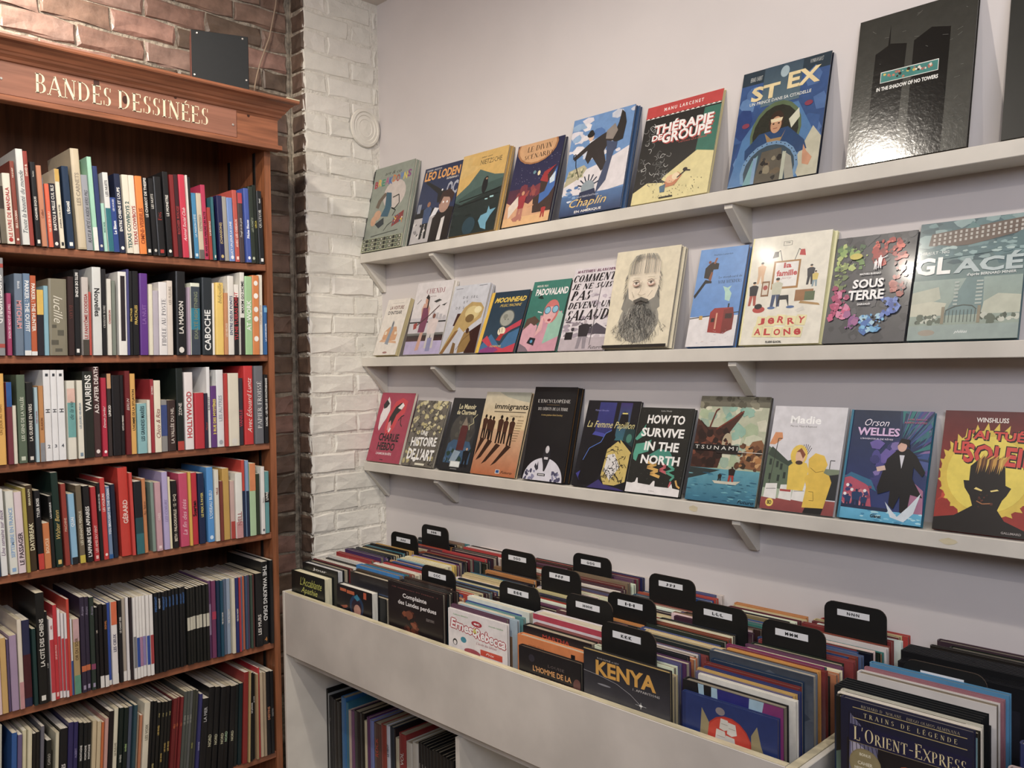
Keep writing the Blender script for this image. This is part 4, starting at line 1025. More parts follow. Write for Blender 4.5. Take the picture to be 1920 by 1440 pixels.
def a_chendi(a):
    a.R(0, 0, 1, 1, 'dcd6d6'); a.T('CHENDJ', .55, .87, .5, .075, '8a2c38', 's'); a.T('Shezli Karla', .5, .795, .2, .02, '6a4040', 'l')
    a.R(0, .26, 1, .29, '70706c'); a.R(0, .18, 1, .26, '4a2c2c', '2c2424'); a.R(0, 0, 1, .18, 'b4a8cc'); a.R(0, .29, 1, .5, 'c8c4c8'); a.R(0, .43, 1, .45, '2a2a2c')
    for x in (.6, .7, .8, .9): a.R(x, .46, x+.07, .58-(x-.6)*.2, 'b8b4b8')
    a.P([(.3, .05), (.36, .3), (.3, .5), (.26, .62), (.3, .7), (.42, .7), (.5, .62), (.48, .4), (.44, .3), (.4, .06)], 'cc9c88'); a.P([(.28, .3), (.3, .52), (.3, .64), (.44, .64), (.5, .5), (.46, .3)], '7c3a58'); a.E(.37, .74, .045, .05, 'c89478'); a.P([(.32, .78), (.37, .83), (.43, .78), (.44, .64), (.4, .62), (.4, .75)], '2a1e1c')
    a.L([(.22, .4), (.5, .52), (.75, .66)], .022, '4a2a26'); a.P([(.14, .34), (.12, .42), (.22, .44), (.22, .36)], 'a03a30'); a.man(.66, .08, .47, 'd8c8c4', 'c8c0bc', '7a4a3c', .45); a.R(.6, .04, .72, .22, '8a8ab0'); a.P([(.56, .72), (.7, .75), (.78, .73), (.64, .7)], '3a3a38'); a.P([(.8, .66), (.94, .69), (.88, .65)], '3a3a38'); a.L([(.1, .7), (.2, .76)], .012, '3a3a38')
def a_sel(a):
    a.R(0, 0, 1, 1, 'bcbcc4', 'c8cad2'); a.T('DE SEL', .52, .815, .42, .035, '303034', 'lw'); a.T('ET', .42, .745, .12, .032, '303034', 'lw'); a.T('DE SANG', .42, .665, .5, .035, '303034', 'lw'); a.L([(.05, .95), (.25, .955)], .01, '50505a'); a.L([(.7, .975), (.92, .98)], .01, '50505a')
    a.P([(.2, .4), (.26, .58), (.4, .58), (.38, .4)], '44221c'); a.P([(.64, .28), (1, .42), (1, 0), (.7, 0)], '3a1d18'); a.P([(.0, 0), (.14, .06), (.4, .38), (.56, .3), (.72, .4), (.95, .5), (.98, .64), (.86, .72), (.6, .74), (.42, .66), (.3, .5), (.2, .3)], 'b89a5c'); a.P([(.0, .0), (.3, .32), (.4, .34), (.1, 0)], '8a6230')
    a.E(.68, .58, .2, .1, 'd0bc80'); a.E(.64, .5, .12, .06, '7c6034'); a.E(.82, .62, .1, .05, 'e0d4a4'); a.P([(.5, .12), (.58, .3), (.72, .3), (.8, .18), (.7, .02), (.5, .0)], '94743e'); a.E(.66, .32, .045, .04, '4a2a1c'); a.P([(.3, 0), (.32, .16), (.4, .14), (.42, 0)], '7a5a30'); a.L([(.45, .05), (.6, .2), (.8, .3)], .01, '5a3a20')
def a_moon(a):
    a.R(0, 0, 1, 1, '2c4456', '22384a'); a.R(0, 0, .09, 1, 'e0b430'); a.T('MOONHEAD', .55, .86, .82, .085, 'e4c23c', 'Bi'); a.T('MUSIC MACHINE', .6, .765, .56, .045, 'e4c23c', 'i'); a.E(.6, .55, .19, .14, '5a605c'); a.E(.6, .55, .17, .125, '9a9c92'); a.E(.55, .58, .06, .04, '808278'); a.E(.64, .53, .012, .01, '4a4c46'); a.E(.56, .53, .012, .01, '4a4c46')
    a.P([(.09, 0), (.09, .12), (.3, .3), (.45, .2), (.6, .1), (.75, .3), (1, .38), (1, 0)], '3a6a94'); a.P([(.09, .2), (.2, .28), (.4, .12), (.7, .06), (1, .14), (1, 0), (.5, 0), (.3, .1)], 'c0384c'); a.P([(.5, .34), (.7, .4), (1, .52), (1, .42), (.8, .36), (.6, .26)], 'c0384c'); a.P([(.12, .05), (.4, .12), (.6, .04), (.5, 0), (.1, 0)], '8a3a78')
    a.E(.55, .34, .1, .07, 'e0d4b4'); a.L([(.48, .38), (.52, .32)], .012, '22242a'); a.L([(.55, .39), (.57, .32)], .012, '22242a'); a.P([(.46, .2), (.54, .3), (.64, .3), (.58, .18)], 'a82c2c'); a.T('ANDREW RAE', .5, .1, .3, .03, 'e4c23c', 'l')
def a_pado(a):
    a.R(0, 0, 1, 1, '2f6c62', '357a6c'); a.T('MIGUEL VILA', .26, .93, .3, .03, 'e0d8d0'); a.T('PADOVALAND', .55, .84, .86, .1, 'ece4e4', 'B'); a.P([(.3, .0), (.3, .2), (.45, .36), (.4, .5), (.6, .5), (.95, .55), (1, .4), (1, 0)], 'c48c9c'); a.P([(.62, .1), (.66, .4), (.86, .56), (1, .5), (1, .2)], '8cb8a4')
    a.E(.66, .55, .2, .17, 'c86c68'); a.P([(.5, .62), (.48, .5), (.56, .4), (.7, .38), (.8, .5), (.78, .62)], 'd8a4a4'); a.E(.56, .57, .085, .055, '28506a'); a.E(.56, .57, .07, .045, '7cb8d0'); a.E(.76, .58, .085, .055, '28506a'); a.E(.76, .58, .07, .045, '7cb8d0'); a.E(.66, .43, .045, .018, '8a2c3c'); a.L([(.3, .56), (.42, .54)], .02, 'e4e0dc'); a.P([(.36, .2), (.44, .46), (.5, .5), (.52, .3)], 'd8a4a4')
    a.P([(0, .0), (0, .34), (.2, .42), (.38, .36), (.36, .1), (.3, 0)], 'cc98a4'); a.P([(.0, .3), (.05, .46), (.25, .5), (.42, .42), (.3, .36), (.18, .4)], '5a4438'); a.P([(.2, .12), (.26, .2), (.42, .18), (.4, .08)], '24262c'); a.C(.32, .14, .035, '4a90b8'); a.P([(0, 0), (0, .12), (.2, .06), (.3, 0)], '7a6a74'); a.P([(.2, .76), (.3, .8), (.38, .74), (.3, .74)], '1e3430')
def a_comment(a):
    a.R(0, 0, 1, 1, 'd4ccd0'); a.B(.0, .1, 1, .4, 50, .03, .1, ['8a8088', 'b8acb4', '605862', 'a094a0', 'c8c0c8'], 3, .5); a.B(.5, .45, 1, .7, 14, .03, .09, ['b8acb8', 'a89ca8', 'c4bcc4'], 5, .5); a.P([(.5, .2), (.75, .32), (1, .24), (1, .18)], '4a4450'); a.R(0, 0, 1, .15, 'b4a8ae')
    a.T('MATTHIEU BLANCHIN', .5, .955, .86, .035, '6c1c50', 'sBi')
    for s_, x, y, w, h in (('COMMENT', .5, .87, .95, .1), ('JE NE SUIS', .48, .77, .9, .075), ('PAS', .28, .66, .46, .12), ('DEVENU UN', .52, .54, .98, .085), ('SALAUD', .5, .42, .95, .13)): a.T(s_, x, y, w, h, '17151a', 'sBi')
    a.R(.68, .06, .695, .8, '6a6468'); a.man(.5, .02, .34, '29262c', '8a828a', 'b0a4a8', .5); a.L([(.52, .28), (.66, .29)], .05, '29262c'); a.R(.1, .13, .27, .22, '201e22'); a.C(.25, .25, .035, '3a363c'); a.T('Futuro', .82, .035, .28, .04, '1a181c', 'i')
def a_beard(a):
    a.R(0, 0, 1, 1, 'dcd2b6'); rn = random.Random(5)
    a.P([(.26, .68), (.3, .84), (.42, .93), (.6, .93), (.72, .86), (.76, .7), (.74, .5), (.66, .42), (.5, .38), (.34, .42), (.27, .52)], 'dfd2bb')
    def hair(n, f, c):
        for k in range(n): p = f(); a.L(p, .0035, c[k % len(c)])
    def bd():
        t = rn.uniform(-1, 1); r = rn.uniform(.15, 1); x0 = .5+t*.26; y0 = .44-.1*(1-t*t)*0; x = .5+t*.40*r; y = .52-.46*r*(1-.35*t*t); return [(x, y), (x+rn.uniform(-.03, .03)+t*.02, y-rn.uniform(.02, .06)), (x+rn.uniform(-.05, .05)+t*.02, y-rn.uniform(.05, .09))]
    a.E(.5, .27, .31, .22, '9a968a', 24); a.E(.5, .33, .26, .14, '7c7a72', 24); a.P([(.26, .62), (.2, .4), (.3, .34), (.36, .46), (.5, .4), (.64, .46), (.7, .34), (.8, .4), (.75, .62), (.7, .5), (.6, .46), (.5, .5), (.4, .46), (.3, .5)], '85837a')
    hair(520, bd, ['4a4a48', '6a6a66', '8a8a84', '2e2e2e', 'b8b4a8'])
    hair(46, lambda: (lambda t: [(.51+t*.16, .90-.03*t*t), (.51+t*.17, .945-.015*t*t), (.51+t*.25, .90-.06*t*t), (.51+t*.26, .74)])(rn.uniform(-1, 1)), ['5a5a56', '8a8880', 'a8a49a'])
    hair(60, lambda: (lambda t, y: [(.51+t*.25, y), (.51+t*(.27+rn.random()*.02), y-.04)])(rn.choice([-1, 1]), rn.uniform(.5, .75)), ['4a4a48', '6a6a66'])
    for x in (.41, .64): a.E(x, .635, .058, .024, 'cba796'); a.E(x, .64, .044, .014, 'e2d8c8'); a.C(x, .645, .019, '5c5048'); a.L([(x-.045, .65), (x, .657), (x+.045, .65)], .008, '4a3c34'); a.L([(x-.06, .665), (x, .675), (x+.05, .66)], .008, '6a4a40'); a.L([(x-.06, .70), (x+.05, .695)], .005, 'b0a48c')
    a.L([(.5, .66), (.49, .56), (.46, .53), (.52, .515), (.58, .53)], .006, '9a8c78'); a.L([(.36, .56), (.4, .5)], .005, '8a8070'); a.L([(.68, .56), (.62, .5)], .005, '8a8070'); a.P([(.4, .47), (.52, .5), (.64, .47), (.62, .44), (.52, .465), (.42, .44)], '55534e'); a.E(.52, .44, .05, .012, '3c3a38')
    a.R(0, 0, 1, .028, '1c1a18')
def a_wenders(a):
    a.R(0, 0, 1, 1, '5688c8', '6c9cd8'); a.R(0, 0, 1, .30, 'dcd8d8'); a.P([(.0, .28), (1, .325), (1, .335), (0, .29)], '2c3034'); a.T('Stéphane Lemardelé', .5, .93, .4, .022, '22303c', 'l'); a.T('Le storyboard de', .72, .69, .48, .03, '22303c', 'l'); a.T('WIM WENDERS', .72, .645, .48, .035, '22303c', 's')
    a.P([(.0, .52), (.04, .55), (.2, .68), (.34, .66), (.34, .64), (.22, .64), (.03, .49)], '14171c'); a.P([(.16, .7), (.16, .8), (.24, .84), (.3, .86), (.44, .84), (.44, .78), (.34, .78), (.3, .68)], '2c2420'); a.P([(.26, .68), (.3, .76), (.34, .75), (.32, .66)], '8a5030'); a.C(.24, .86, .03, '8a4a34'); a.L([(.34, .84), (.38, .9)], .04, '9a5c40')
    a.P([(.42, .14), (.42, .34), (.5, .38), (.88, .38), (.92, .3), (.92, .18), (.76, .12)], '9c2a26'); a.P([(.7, .12), (.7, .36), (.88, .38), (.92, .3), (.92, .16)], '7c2420'); a.R(.46, .24, .53, .28, '2c1c1a'); a.R(.74, .27, .88, .32, '3a2220'); a.R(.55, .17, .58, .33, 'd8a080'); a.L([(.78, .38), (.78, .42)], .03, '14171c'); a.P([(.6, .6), (.66, .54), (.68, .46), (.78, .44), (.8, .52), (.74, .56), (.78, .6), (.7, .58)], 'a8d0c0')
    a.R(.2, .27, .27, .31, 'c09840'); a.B(.05, .02, .95, .16, 30, .01, .03, ['b8b4bc', 'c8a8a0', '9ca8c0', 'e8e4e4'], 8, .15)
def a_studio(a):
    a.R(0, 0, 1, 1, 'e4dfce'); a.R(0, 0, .02, 1, 'e8e0a0'); a.R(.41, .9, .52, .94, '3c3c38'); a.R(.415, .903, .515, .937, 'e4dfce'); a.T('YVES', .465, .925, .06, .012, '3c3c38'); 
    a.R(.32, .5, .66, .76, 'a8783c'); a.R(.345, .52, .635, .745, 'e6e4de'); a.T('la', .5, .715, .1, .05, 'c02c30', 'B'); a.T('famille', .5, .645, .26, .055, 'c02c30', 'B'); a.T('Jerry', .5, .595, .14, .022, 'b88080', 'i')
    for x, c, d in ((.38, '34343a', -1), (.62, 'c03434', 1)):
        a.L([(x+.04*-d, .76), (x, .86), (x+d*.04, .83)], .008, '44444a'); a.P([(x+d*.02, .85), (x+d*.07, .85), (x+d*.09, .79), (x+d*.01, .8)], c)
    def kid(x, y, h, hair, top, leg):
        a.man(x, y, h, top, leg, 'e0b890', .4); a.E(x, y+h*.97, h*.1, h*.05, hair)
    kid(.17, .56, .2, '1c1a1c', 'd8b088', 'd8b088'); kid(.1, .36, .22, '1c1a1c', '24222a', 'b05040'); kid(.8, .52, .18, '3c3a3a', '34343c', '2c2c34'); kid(.86, .5, .14, '2a2420', 'd8c060', '8aa0a8'); kid(.4, .34, .26, '1a181a', 'c8c8b0', '3a4c70')
    a.R(.2, .44, .3, .58, '8a5c34'); a.R(.215, .455, .285, .565, 'd8ccb8'); a.C(.25, .52, .03, 'b04840'); a.R(.64, .38, .86, .48, '9a6a3c'); a.R(.76, .38, .88, .46, '5a6a48'); a.P([(.42, .32), (.44, .44), (.56, .44), (.58, .32), (.54, .4), (.46, .4)], '24262c'); a.E(.2, .32, .08, .03, 'b83c34'); a.E(.19, .35, .05, .025, '201c1e'); a.E(.36, .33, .05, .012, '4a6a9c'); a.E(.6, .33, .05, .012, '4a6a9c'); a.P([(.7, .36), (.96, .33), (.94, .35), (.72, .38)], 'b08a50'); a.P([(.66, .3), (.76, .33), (.78, .3), (.7, .28)], 'd8d4c8')
    rn = random.Random(3)
    for word, y in (('JeRRY', .215), ('ALONe', .105)):
        for i, ch in enumerate(word):
            x = .26+i*.125+(0 if y > .2 else -.03); dy = rn.uniform(-.012, .012); a.P([(x-.07, y-.045+dy), (x+.05, y-.05+dy), (x+.065, y+.04+dy), (x-.055, y+.05+dy)], 'e6dca4'); a.T(ch, x, y+dy, .085, .06, 'c42c30', 'B', rn.uniform(-12, 12))
    a.T('FLUIDE GLACIAL', .45, .022, .2, .02, '2a2a28', 'B')
def a_terre(a):
    a.R(0, 0, 1, 1, '4a4a4e'); a.B(0, 0, 1, 1, 80, .03, .08, ['424246', '505055', '3c3c41', '56565a'], 3)
    def patch(x0, y0, x1, y1, n, cols, sd): a.B(x0, y0, x1, y1, n, .02, .06, cols, sd); a.B(x0, y0, x1, y1, n, .008, .025, cols+['2c2c30'], sd+1)
    patch(.05, .68, .42, .92, 26, ['8cac58', '6a8c4a', 'b0c06c', '4a6a44'], 21); patch(.05, .5, .2, .75, 10, ['6a7c48', '8a9a58'], 22); patch(.52, .72, .9, .93, 30, ['c04038', 'a8342f', 'd8604c', '8a2c2c'], 24); patch(.78, .42, .93, .72, 18, ['a04a40', '7a4a4c', 'b86a60'], 26)
    patch(.06, .22, .28, .52, 24, ['c84878', 'b03868', 'd87aa0', 'a03060'], 28); patch(.28, .12, .4, .26, 8, ['8a4a8c', 'a05a90'], 30); patch(.45, .1, .75, .26, 24, ['4c94c8', '6ab0d8', '3a6ab0', '9cc8dc'], 32); patch(.68, .24, .9, .4, 18, ['4a6cc0', '6a88d0', '3a58a8'], 34)
    a.E(.29, .8, .08, .03, 'c8b848'); a.man(.6, .67, .12, 'f0ecec', 'f0ecec', 'f0ecec'); a.man(.55, .66, .09, 'f0ecec', 'f0ecec', 'f0ecec'); a.L([(.62, .76), (.68, .78)], .01, 'f0ecec')
    a.T('MATHIEU BURNIAT', .5, .625, .26, .018, 'e4e4e4', 'B'); a.T('SOUS', .49, .535, .38, .085, 'f0f0ee', 'B'); a.T('TERRE', .48, .43, .44, .09, 'f0f0ee', 'B'); a.T('DARGAUD', .47, .345, .16, .018, 'e4e4e4', 'B')
def a_glace(a):
    a.R(0, 0, 1, 1, '7c948c', '4a6870'); a.B(0, .62, 1, 1, 50, .05, .13, ['4c6c72', '5c7c80', '3a5860', '8aa4a4', '6c8c8e'], 3, .5)
    a.P([(.1, .8), (.12, .9), (.5, .93), (1, .97), (1, .88), (.9, .84), (.5, .78), (.3, .78)], '6a5a50'); a.P([(.44, .92), (.5, .98), (.58, .92)], '5a8080')
    for i in range(17):
        for j in range(3): a.R(.14+i*.05, .80+j*.035+i*.0035, .14+i*.05+.022, .822+j*.035+i*.0035, 'b8b4ac')
    a.P([(0, .74), (.2, .8), (.5, .76), (.8, .78), (1, .88), (1, .72), (0, .66)], '547478'); a.B(.1, .7, 1, .8, 30, .02, .06, ['8aa8a8', '5a7a80', 'a8c0bc'], 9, .4)
    a.T('THIBAULT · NIG', .16, .735, .3, .025, 'd0d8d4'); a.T('GL', .17, .62, .34, .15, 'f4f4ee', 'B'); a.T('ACÉ', .68, .62, .62, .15, 'b4c4c4', 'B'); a.T('d\'après BERNARD MINIER', .72, .525, .44, .03, 'dce2de', 'b')  # first two letters near-white: glare on the foil title put into their colour
    a.R(0, 0, 1, .5, '8e9c8c', '90a49c'); a.P([(.32, .2), (.5, .5), (.66, .5), (.68, .2)], '6c8888'); a.P([(0, .4), (.25, .44), (.28, .34), (.1, .28), (0, .28)], 'b4b8a4'); a.P([(.0, .2), (.3, .2), (.34, .3), (.2, .32), (0, .3)], 'c0c0aa'); a.P([(.66, .2), (1, .2), (1, .34), (.8, .36), (.68, .3)], 'b8bca8')
    a.B(.0, .14, .3, .2, 20, .015, .04, ['4a5448', '5c6858', 'c0c4b4'], 4); a.B(.66, .14, 1, .2, 20, .015, .04, ['4a5448', '5c6858', 'c0c4b4'], 5); a.R(.3, .13, .33, .27, '8a8068'); a.R(.63, .13, .66, .27, '8a8068')
    for i in range(9): a.L([(.34+i*.034, .14), (.34+i*.034, .24-.01*abs(i-4)*0)], .006, '4c5650'); 
    a.L([(.34, .24), (.42, .27), (.5, .28), (.58, .27), (.62, .24)], .01, '4c5650')
    for i in range(7): a.R(.4, .28+i*.03, .44-.0*i, .295+i*.03, 'a8b4ac'); a.R(.6, .28+i*.03, .66, .295+i*.03, 'a8b4ac')
    a.R(0, 0, 1, .12, '8fa09a'); a.E(.18, .06, .08, .025, '9a9080'); a.T('philéas', .5, .06, .12, .03, 'e8ece8', 'i')
def a_mouth(a):
    a.R(0, 0, 1, 1, 'ac3450'); a.P([(.12, .48), (.1, .66), (.16, .82), (.24, .94), (.32, .86), (.36, .74), (.3, .62), (.24, .56), (.16, .44)], 'e4dcdc'); a.P([(.12, .82), (.2, .9), (.3, .84), (.24, .78), (.16, .76)], '1c181c')
    a.P([(.32, .48), (.34, .68), (.48, .87), (.66, .93), (.84, .88), (.82, .72), (.66, .62), (.6, .48), (.5, .38), (.38, .4)], 'd03440'); a.P([(.4, .5), (.4, .64), (.52, .8), (.66, .86), (.74, .84), (.7, .76), (.58, .68), (.52, .54), (.46, .46)], '1c181c'); a.P([(.58, .78), (.7, .86), (.76, .82), (.7, .76)], 'e8e4e0'); a.P([(.4, .46), (.4, .56), (.46, .6), (.5, .52), (.46, .45)], 'd88a90'); a.P([(.44, .44), (.48, .5), (.52, .48), (.48, .42)], 'e8e4e0')
    a.L([(.68, .6), (.74, .66), (.82, .68)], .02, '1c181c'); a.L([(.74, .66), (.76, .56), (.82, .52)], .02, '1c181c')
    a.T('CHARLIE', .52, .355, .6, .115, '161216', 'B'); a.T('HEBDO', .5, .225, .52, .115, '161216', 'B'); a.T("L'HUMOUR EN FÊTE", .48, .125, .46, .04, 'f0e4e4', 'b'); a.R(.4, .03, .5, .04, '3a1420')
def a_histoire(a):
    a.R(0, 0, 1, 1, '6c665c'); a.B(.0, .5, 1, 1, 70, .03, .075, ['c8bc84', 'b8ac78', 'd4caa0', '5c564e', 'c0b488'], 8, .9); a.B(.0, 0, 1, .5, 36, .025, .055, ['b8ac78', '5c564e', 'c8bc84', '706a5c'], 18, 1.2); rn = random.Random(1)
    for k in range(90):
        x, y = rn.uniform(.02, .98), rn.uniform(.02, .98); a.L([(x, y), (x+rn.uniform(-.06, .06), y+rn.uniform(-.05, .05)), (x+rn.uniform(-.08, .08), y+rn.uniform(-.05, .05))], .008, '3c3832')
    a.T('UNE', .5, .5, .22, .07, 'f0eee8', 'B', -8); a.T('HISTOIRE', .55, .37, .8, .14, 'f4f2ee', 'B', 2); a.T("DE L'ART", .55, .18, .82, .17, 'f4f2ee', 'B'); a.C(.4, .1, .05, 'f0eee8'); a.R(.45, .02, .75, .05, 'e4dfc8')
def a_manor(a):
    a.R(0, 0, 1, 1, '2a2a2c'); a.R(.12, .1, .9, .9, '3c3e40', '26282c'); a.E(.5, .55, .36, .24, '4a4844'); a.B(.2, .45, .85, .75, 14, .05, .1, ['56544c', '403e3c', '625e54'], 4); a.P([(.36, .9), (.5, .9)], '2a2a2c') if False else None
    a.P([(.12, .1), (.16, .36), (.3, .42), (.8, .4), (.9, .3), (.9, .1)], '3c5a78'); a.B(.15, .12, .9, .3, 24, .03, .07, ['2c4438', '1e3028', '34506c', '4a6a88'], 6); a.P([(.44, .28), (.44, .58), (.54, .72), (.66, .58), (.66, .28)], '5c2c2c'); a.P([(.46, .62), (.55, .74), (.64, .62)], '8a7c6c'); a.P([(.3, .12), (.4, .28), (.6, .26), (.5, .12)], '8ca0b0')
    a.L([(.86, .78), (.76, .72), (.8, .66), (.68, .62), (.7, .56)], .014, 'c8c090'); a.T('Le Manoir', .5, .88, .52, .07, 'dcd0a4', 'b'); a.T('de Chartwell', .5, .80, .58, .065, 'dcd0a4', 'b')
    a.man(.78, .06, .26, '1e2024', '1a1c20', 'c8a080', .5); a.R(.36, .05, .66, .13, 'c8ccc8'); a.R(.38, .06, .64, .12, 'e4e8e4'); a.R(.4, .02, .6, .03, '8a8a88')
def a_walkers(a):
    a.R(0, 0, 1, 1, 'b8683c', 'dccba4'); a.R(0, .55, 1, 1, 'd8bc8c', 'c8c0a8'); a.P([(.3, 1), (.5, .94), (.8, .9), (1, .88), (1, 1)], 'a8a898'); a.T('immigrants', .62, .815, .74, .085, '17140f', 'b'); a.R(.26, .755, .96, .765, '4a4030')
    for x, y, h in ((.1, .42, .3), (.2, .42, .29), (.28, .4, .3), (.46, .38, .34), (.58, .38, .32), (.72, .36, .34)): a.man(x, y, h, '4a2c1e', '241812', '1e1410', .27)
    for x, y, dx in ((.12, .42, -.1), (.3, .4, -.14), (.5, .36, -.2), (.74, .35, -.22)): a.P([(x-.05, y+.02), (x+.05, y), (x+dx, y-.2), (x+dx-.1, y-.24)], '3c2418')
    a.T('CHRISTOPHE DABITCH', .78, .71, .3, .016, '5a4a34', 'l')
    for i in range(9): a.R(.82-.01*i, .66-.03*i, .95-.01*i, .666-.03*i, '7a6040')
    a.R(.56, .03, .65, .075, 'e8e4dc'); a.R(.57, .036, .64, .07, '24508c'); a.T('Futuro', .8, .05, .24, .03, '17140f', 'i')
def a_encyc(a):
    a.R(0, 0, 1, 1, '17171a'); a.T("L'ENCYCLOPÉDIE", .5, .85, .76, .045, 'd8d4d0', 's'); a.R(.34, .805, .64, .808, '8a6a3c'); a.T('DES DÉBUTS DE LA TERRE', .5, .765, .7, .04, 'd8d4d0', 's'); a.T('le roman graphique d\'Isabel Greenberg', .5, .695, .5, .025, 'c8a860', 'i')
    a.E(.5, .0, .46, .24, 'd4d2dc', 30, 0, 180); a.B(.08, .0, .3, .1, 14, .02, .05, ['3a3a54', '4c4c68', '8a8aa8'], 3); a.B(.65, .0, .9, .1, 14, .02, .05, ['3a3a54', '4c4c68', '8a8aa8'], 4)
    a.P([(.43, .24), (.46, .34), (.54, .38), (.6, .34), (.62, .24), (.56, .14), (.53, .1), (.5, .1), (.48, .16)], '26262c'); a.E(.53, .33, .045, .04, 'c8c4c8'); a.R(.48, .225, .57, .25, 'c8c4c8'); a.P([(.28, .14), (.3, .18), (.34, .15), (.36, .2), (.38, .12), (.34, .1)], '3a3a44'); a.R(.38, .05, .56, .075, '17171a'); a.R(.4, .057, .54, .068, 'c8c8c8')
def a_papillon(a):
    a.R(0, 0, 1, 1, '15151c'); a.R(.24, .62, .56, .98, '2c2f70', '34387c'); a.R(.64, .55, .86, .98, '2c6470', '3c2f6c'); a.P([(.66, .72), (.68, .84), (.74, .88), (.82, .84), (.84, .72), (.76, .7)], '0e0e14'); a.R(.7, .85, .8, .865, 'd8c868'); a.T('Michaël Olbrechts', .3, .885, .26, .02, '8a8ac8', 'l')
    a.P([(.2, .6), (.24, .64), (.6, .6), (.62, .56)], '4448a0'); a.P([(.1, .0), (.08, .3), (.2, .46), (.4, .5), (.46, .62), (.6, .66), (.66, .58), (.6, .48), (.52, .4), (.54, .2), (.4, .05)], '0b0b10'); a.L([(.12, .3), (.2, .44), (.4, .52), (.46, .62), (.56, .66)], .012, '4c70c0')
    a.P([(.52, .14), (.55, .44), (.72, .54), (.98, .4), (.98, .1), (.8, .05), (.6, .05)], 'c8b05c'); a.P([(.56, .2), (.58, .38), (.7, .4), (.84, .26), (.7, .1)], 'd8d4d0'); rn = random.Random(9)
    for k in range(60):
        x, y = rn.uniform(.54, .95), rn.uniform(.08, .46); a.L([(x, y), (x+rn.uniform(-.05, .06), y+rn.uniform(-.04, .04)), (x+rn.uniform(-.06, .07), y+rn.uniform(-.04, .04))], .008, '15151c')
    a.P([(.8, .56), (.82, .7), (1, .68), (1, .48)], '1c3a3c'); a.E(.91, .58, .05, .05, '3c7868'); a.P([(.76, .56), (.78, .5), (.98, .4), (1, .42)], 'c8b05c'); a.P([(.3, .0), (.5, .1), (.6, .05), (.9, .02), (1, 0)], '38306c'); a.P([(.04, .14), (.12, .18), (.1, .1), (.14, .06)], '3a3a8c')
    a.T('La Femme Papillon', .52, .71, .9, .1, 'd8cc84', 'i', 0)
def a_north(a):
    a.R(0, 0, 1, 1, '20221f'); a.B(0, .1, 1, 1, 60, .002, .004, ['8a8c88'], 3); a.P([(0, .62), (.1, .72), (.16, .8), (.16, .66), (.04, .6)], '4ca088'); a.P([(.02, .44), (.04, .56), (.2, .58), (.32, .62), (.3, .48), (.12, .44), (.1, .36), (.04, .38)], '4ca088'); a.P([(.32, .44), (.5, .52), (.7, .5), (.82, .38), (.8, .3), (.7, .34), (.5, .4)], '3c8a78')
    a.L([(.3, .36), (.5, .34), (.34, .3), (.55, .27), (.42, .23), (.6, .2)], .045, 'd8a850'); a.L([(.6, .36), (.68, .32), (.58, .28), (.72, .25)], .04, 'c05860'); a.L([(.72, .34), (.84, .3), (.7, .26), (.86, .22), (.8, .17)], .035, '4ca088'); a.L([(.82, .16), (.8, .1), (.86, .06)], .03, 'c05860'); a.L([(.9, .18), (.94, .12), (1, .1)], .03, 'd8a850')
    a.P([(0, 0), (0, .11), (.1, .105), (.16, .12), (.18, .17), (.2, .17), (.22, .11), (.45, .1), (.5, .15), (.53, .15), (.54, .09), (.8, .09), (.84, .14), (.87, .09), (1, .08), (1, 0)], 'e2dedc')
    for s_, x, y, w in (('HOW TO', .52, .86, .7), ('SURVIVE', .5, .705, .8), ('IN THE', .53, .545, .64), ('NORTH', .55, .39, .72)): a.T(s_, x, y, w, .105, 'eceae6', 'B')
    a.T('Luke Healy', .5, .96, .2, .022, 'c8c8c4', 'l'); a.T('kolibric', .5, .035, .1, .014, '6a6a68', 'l')
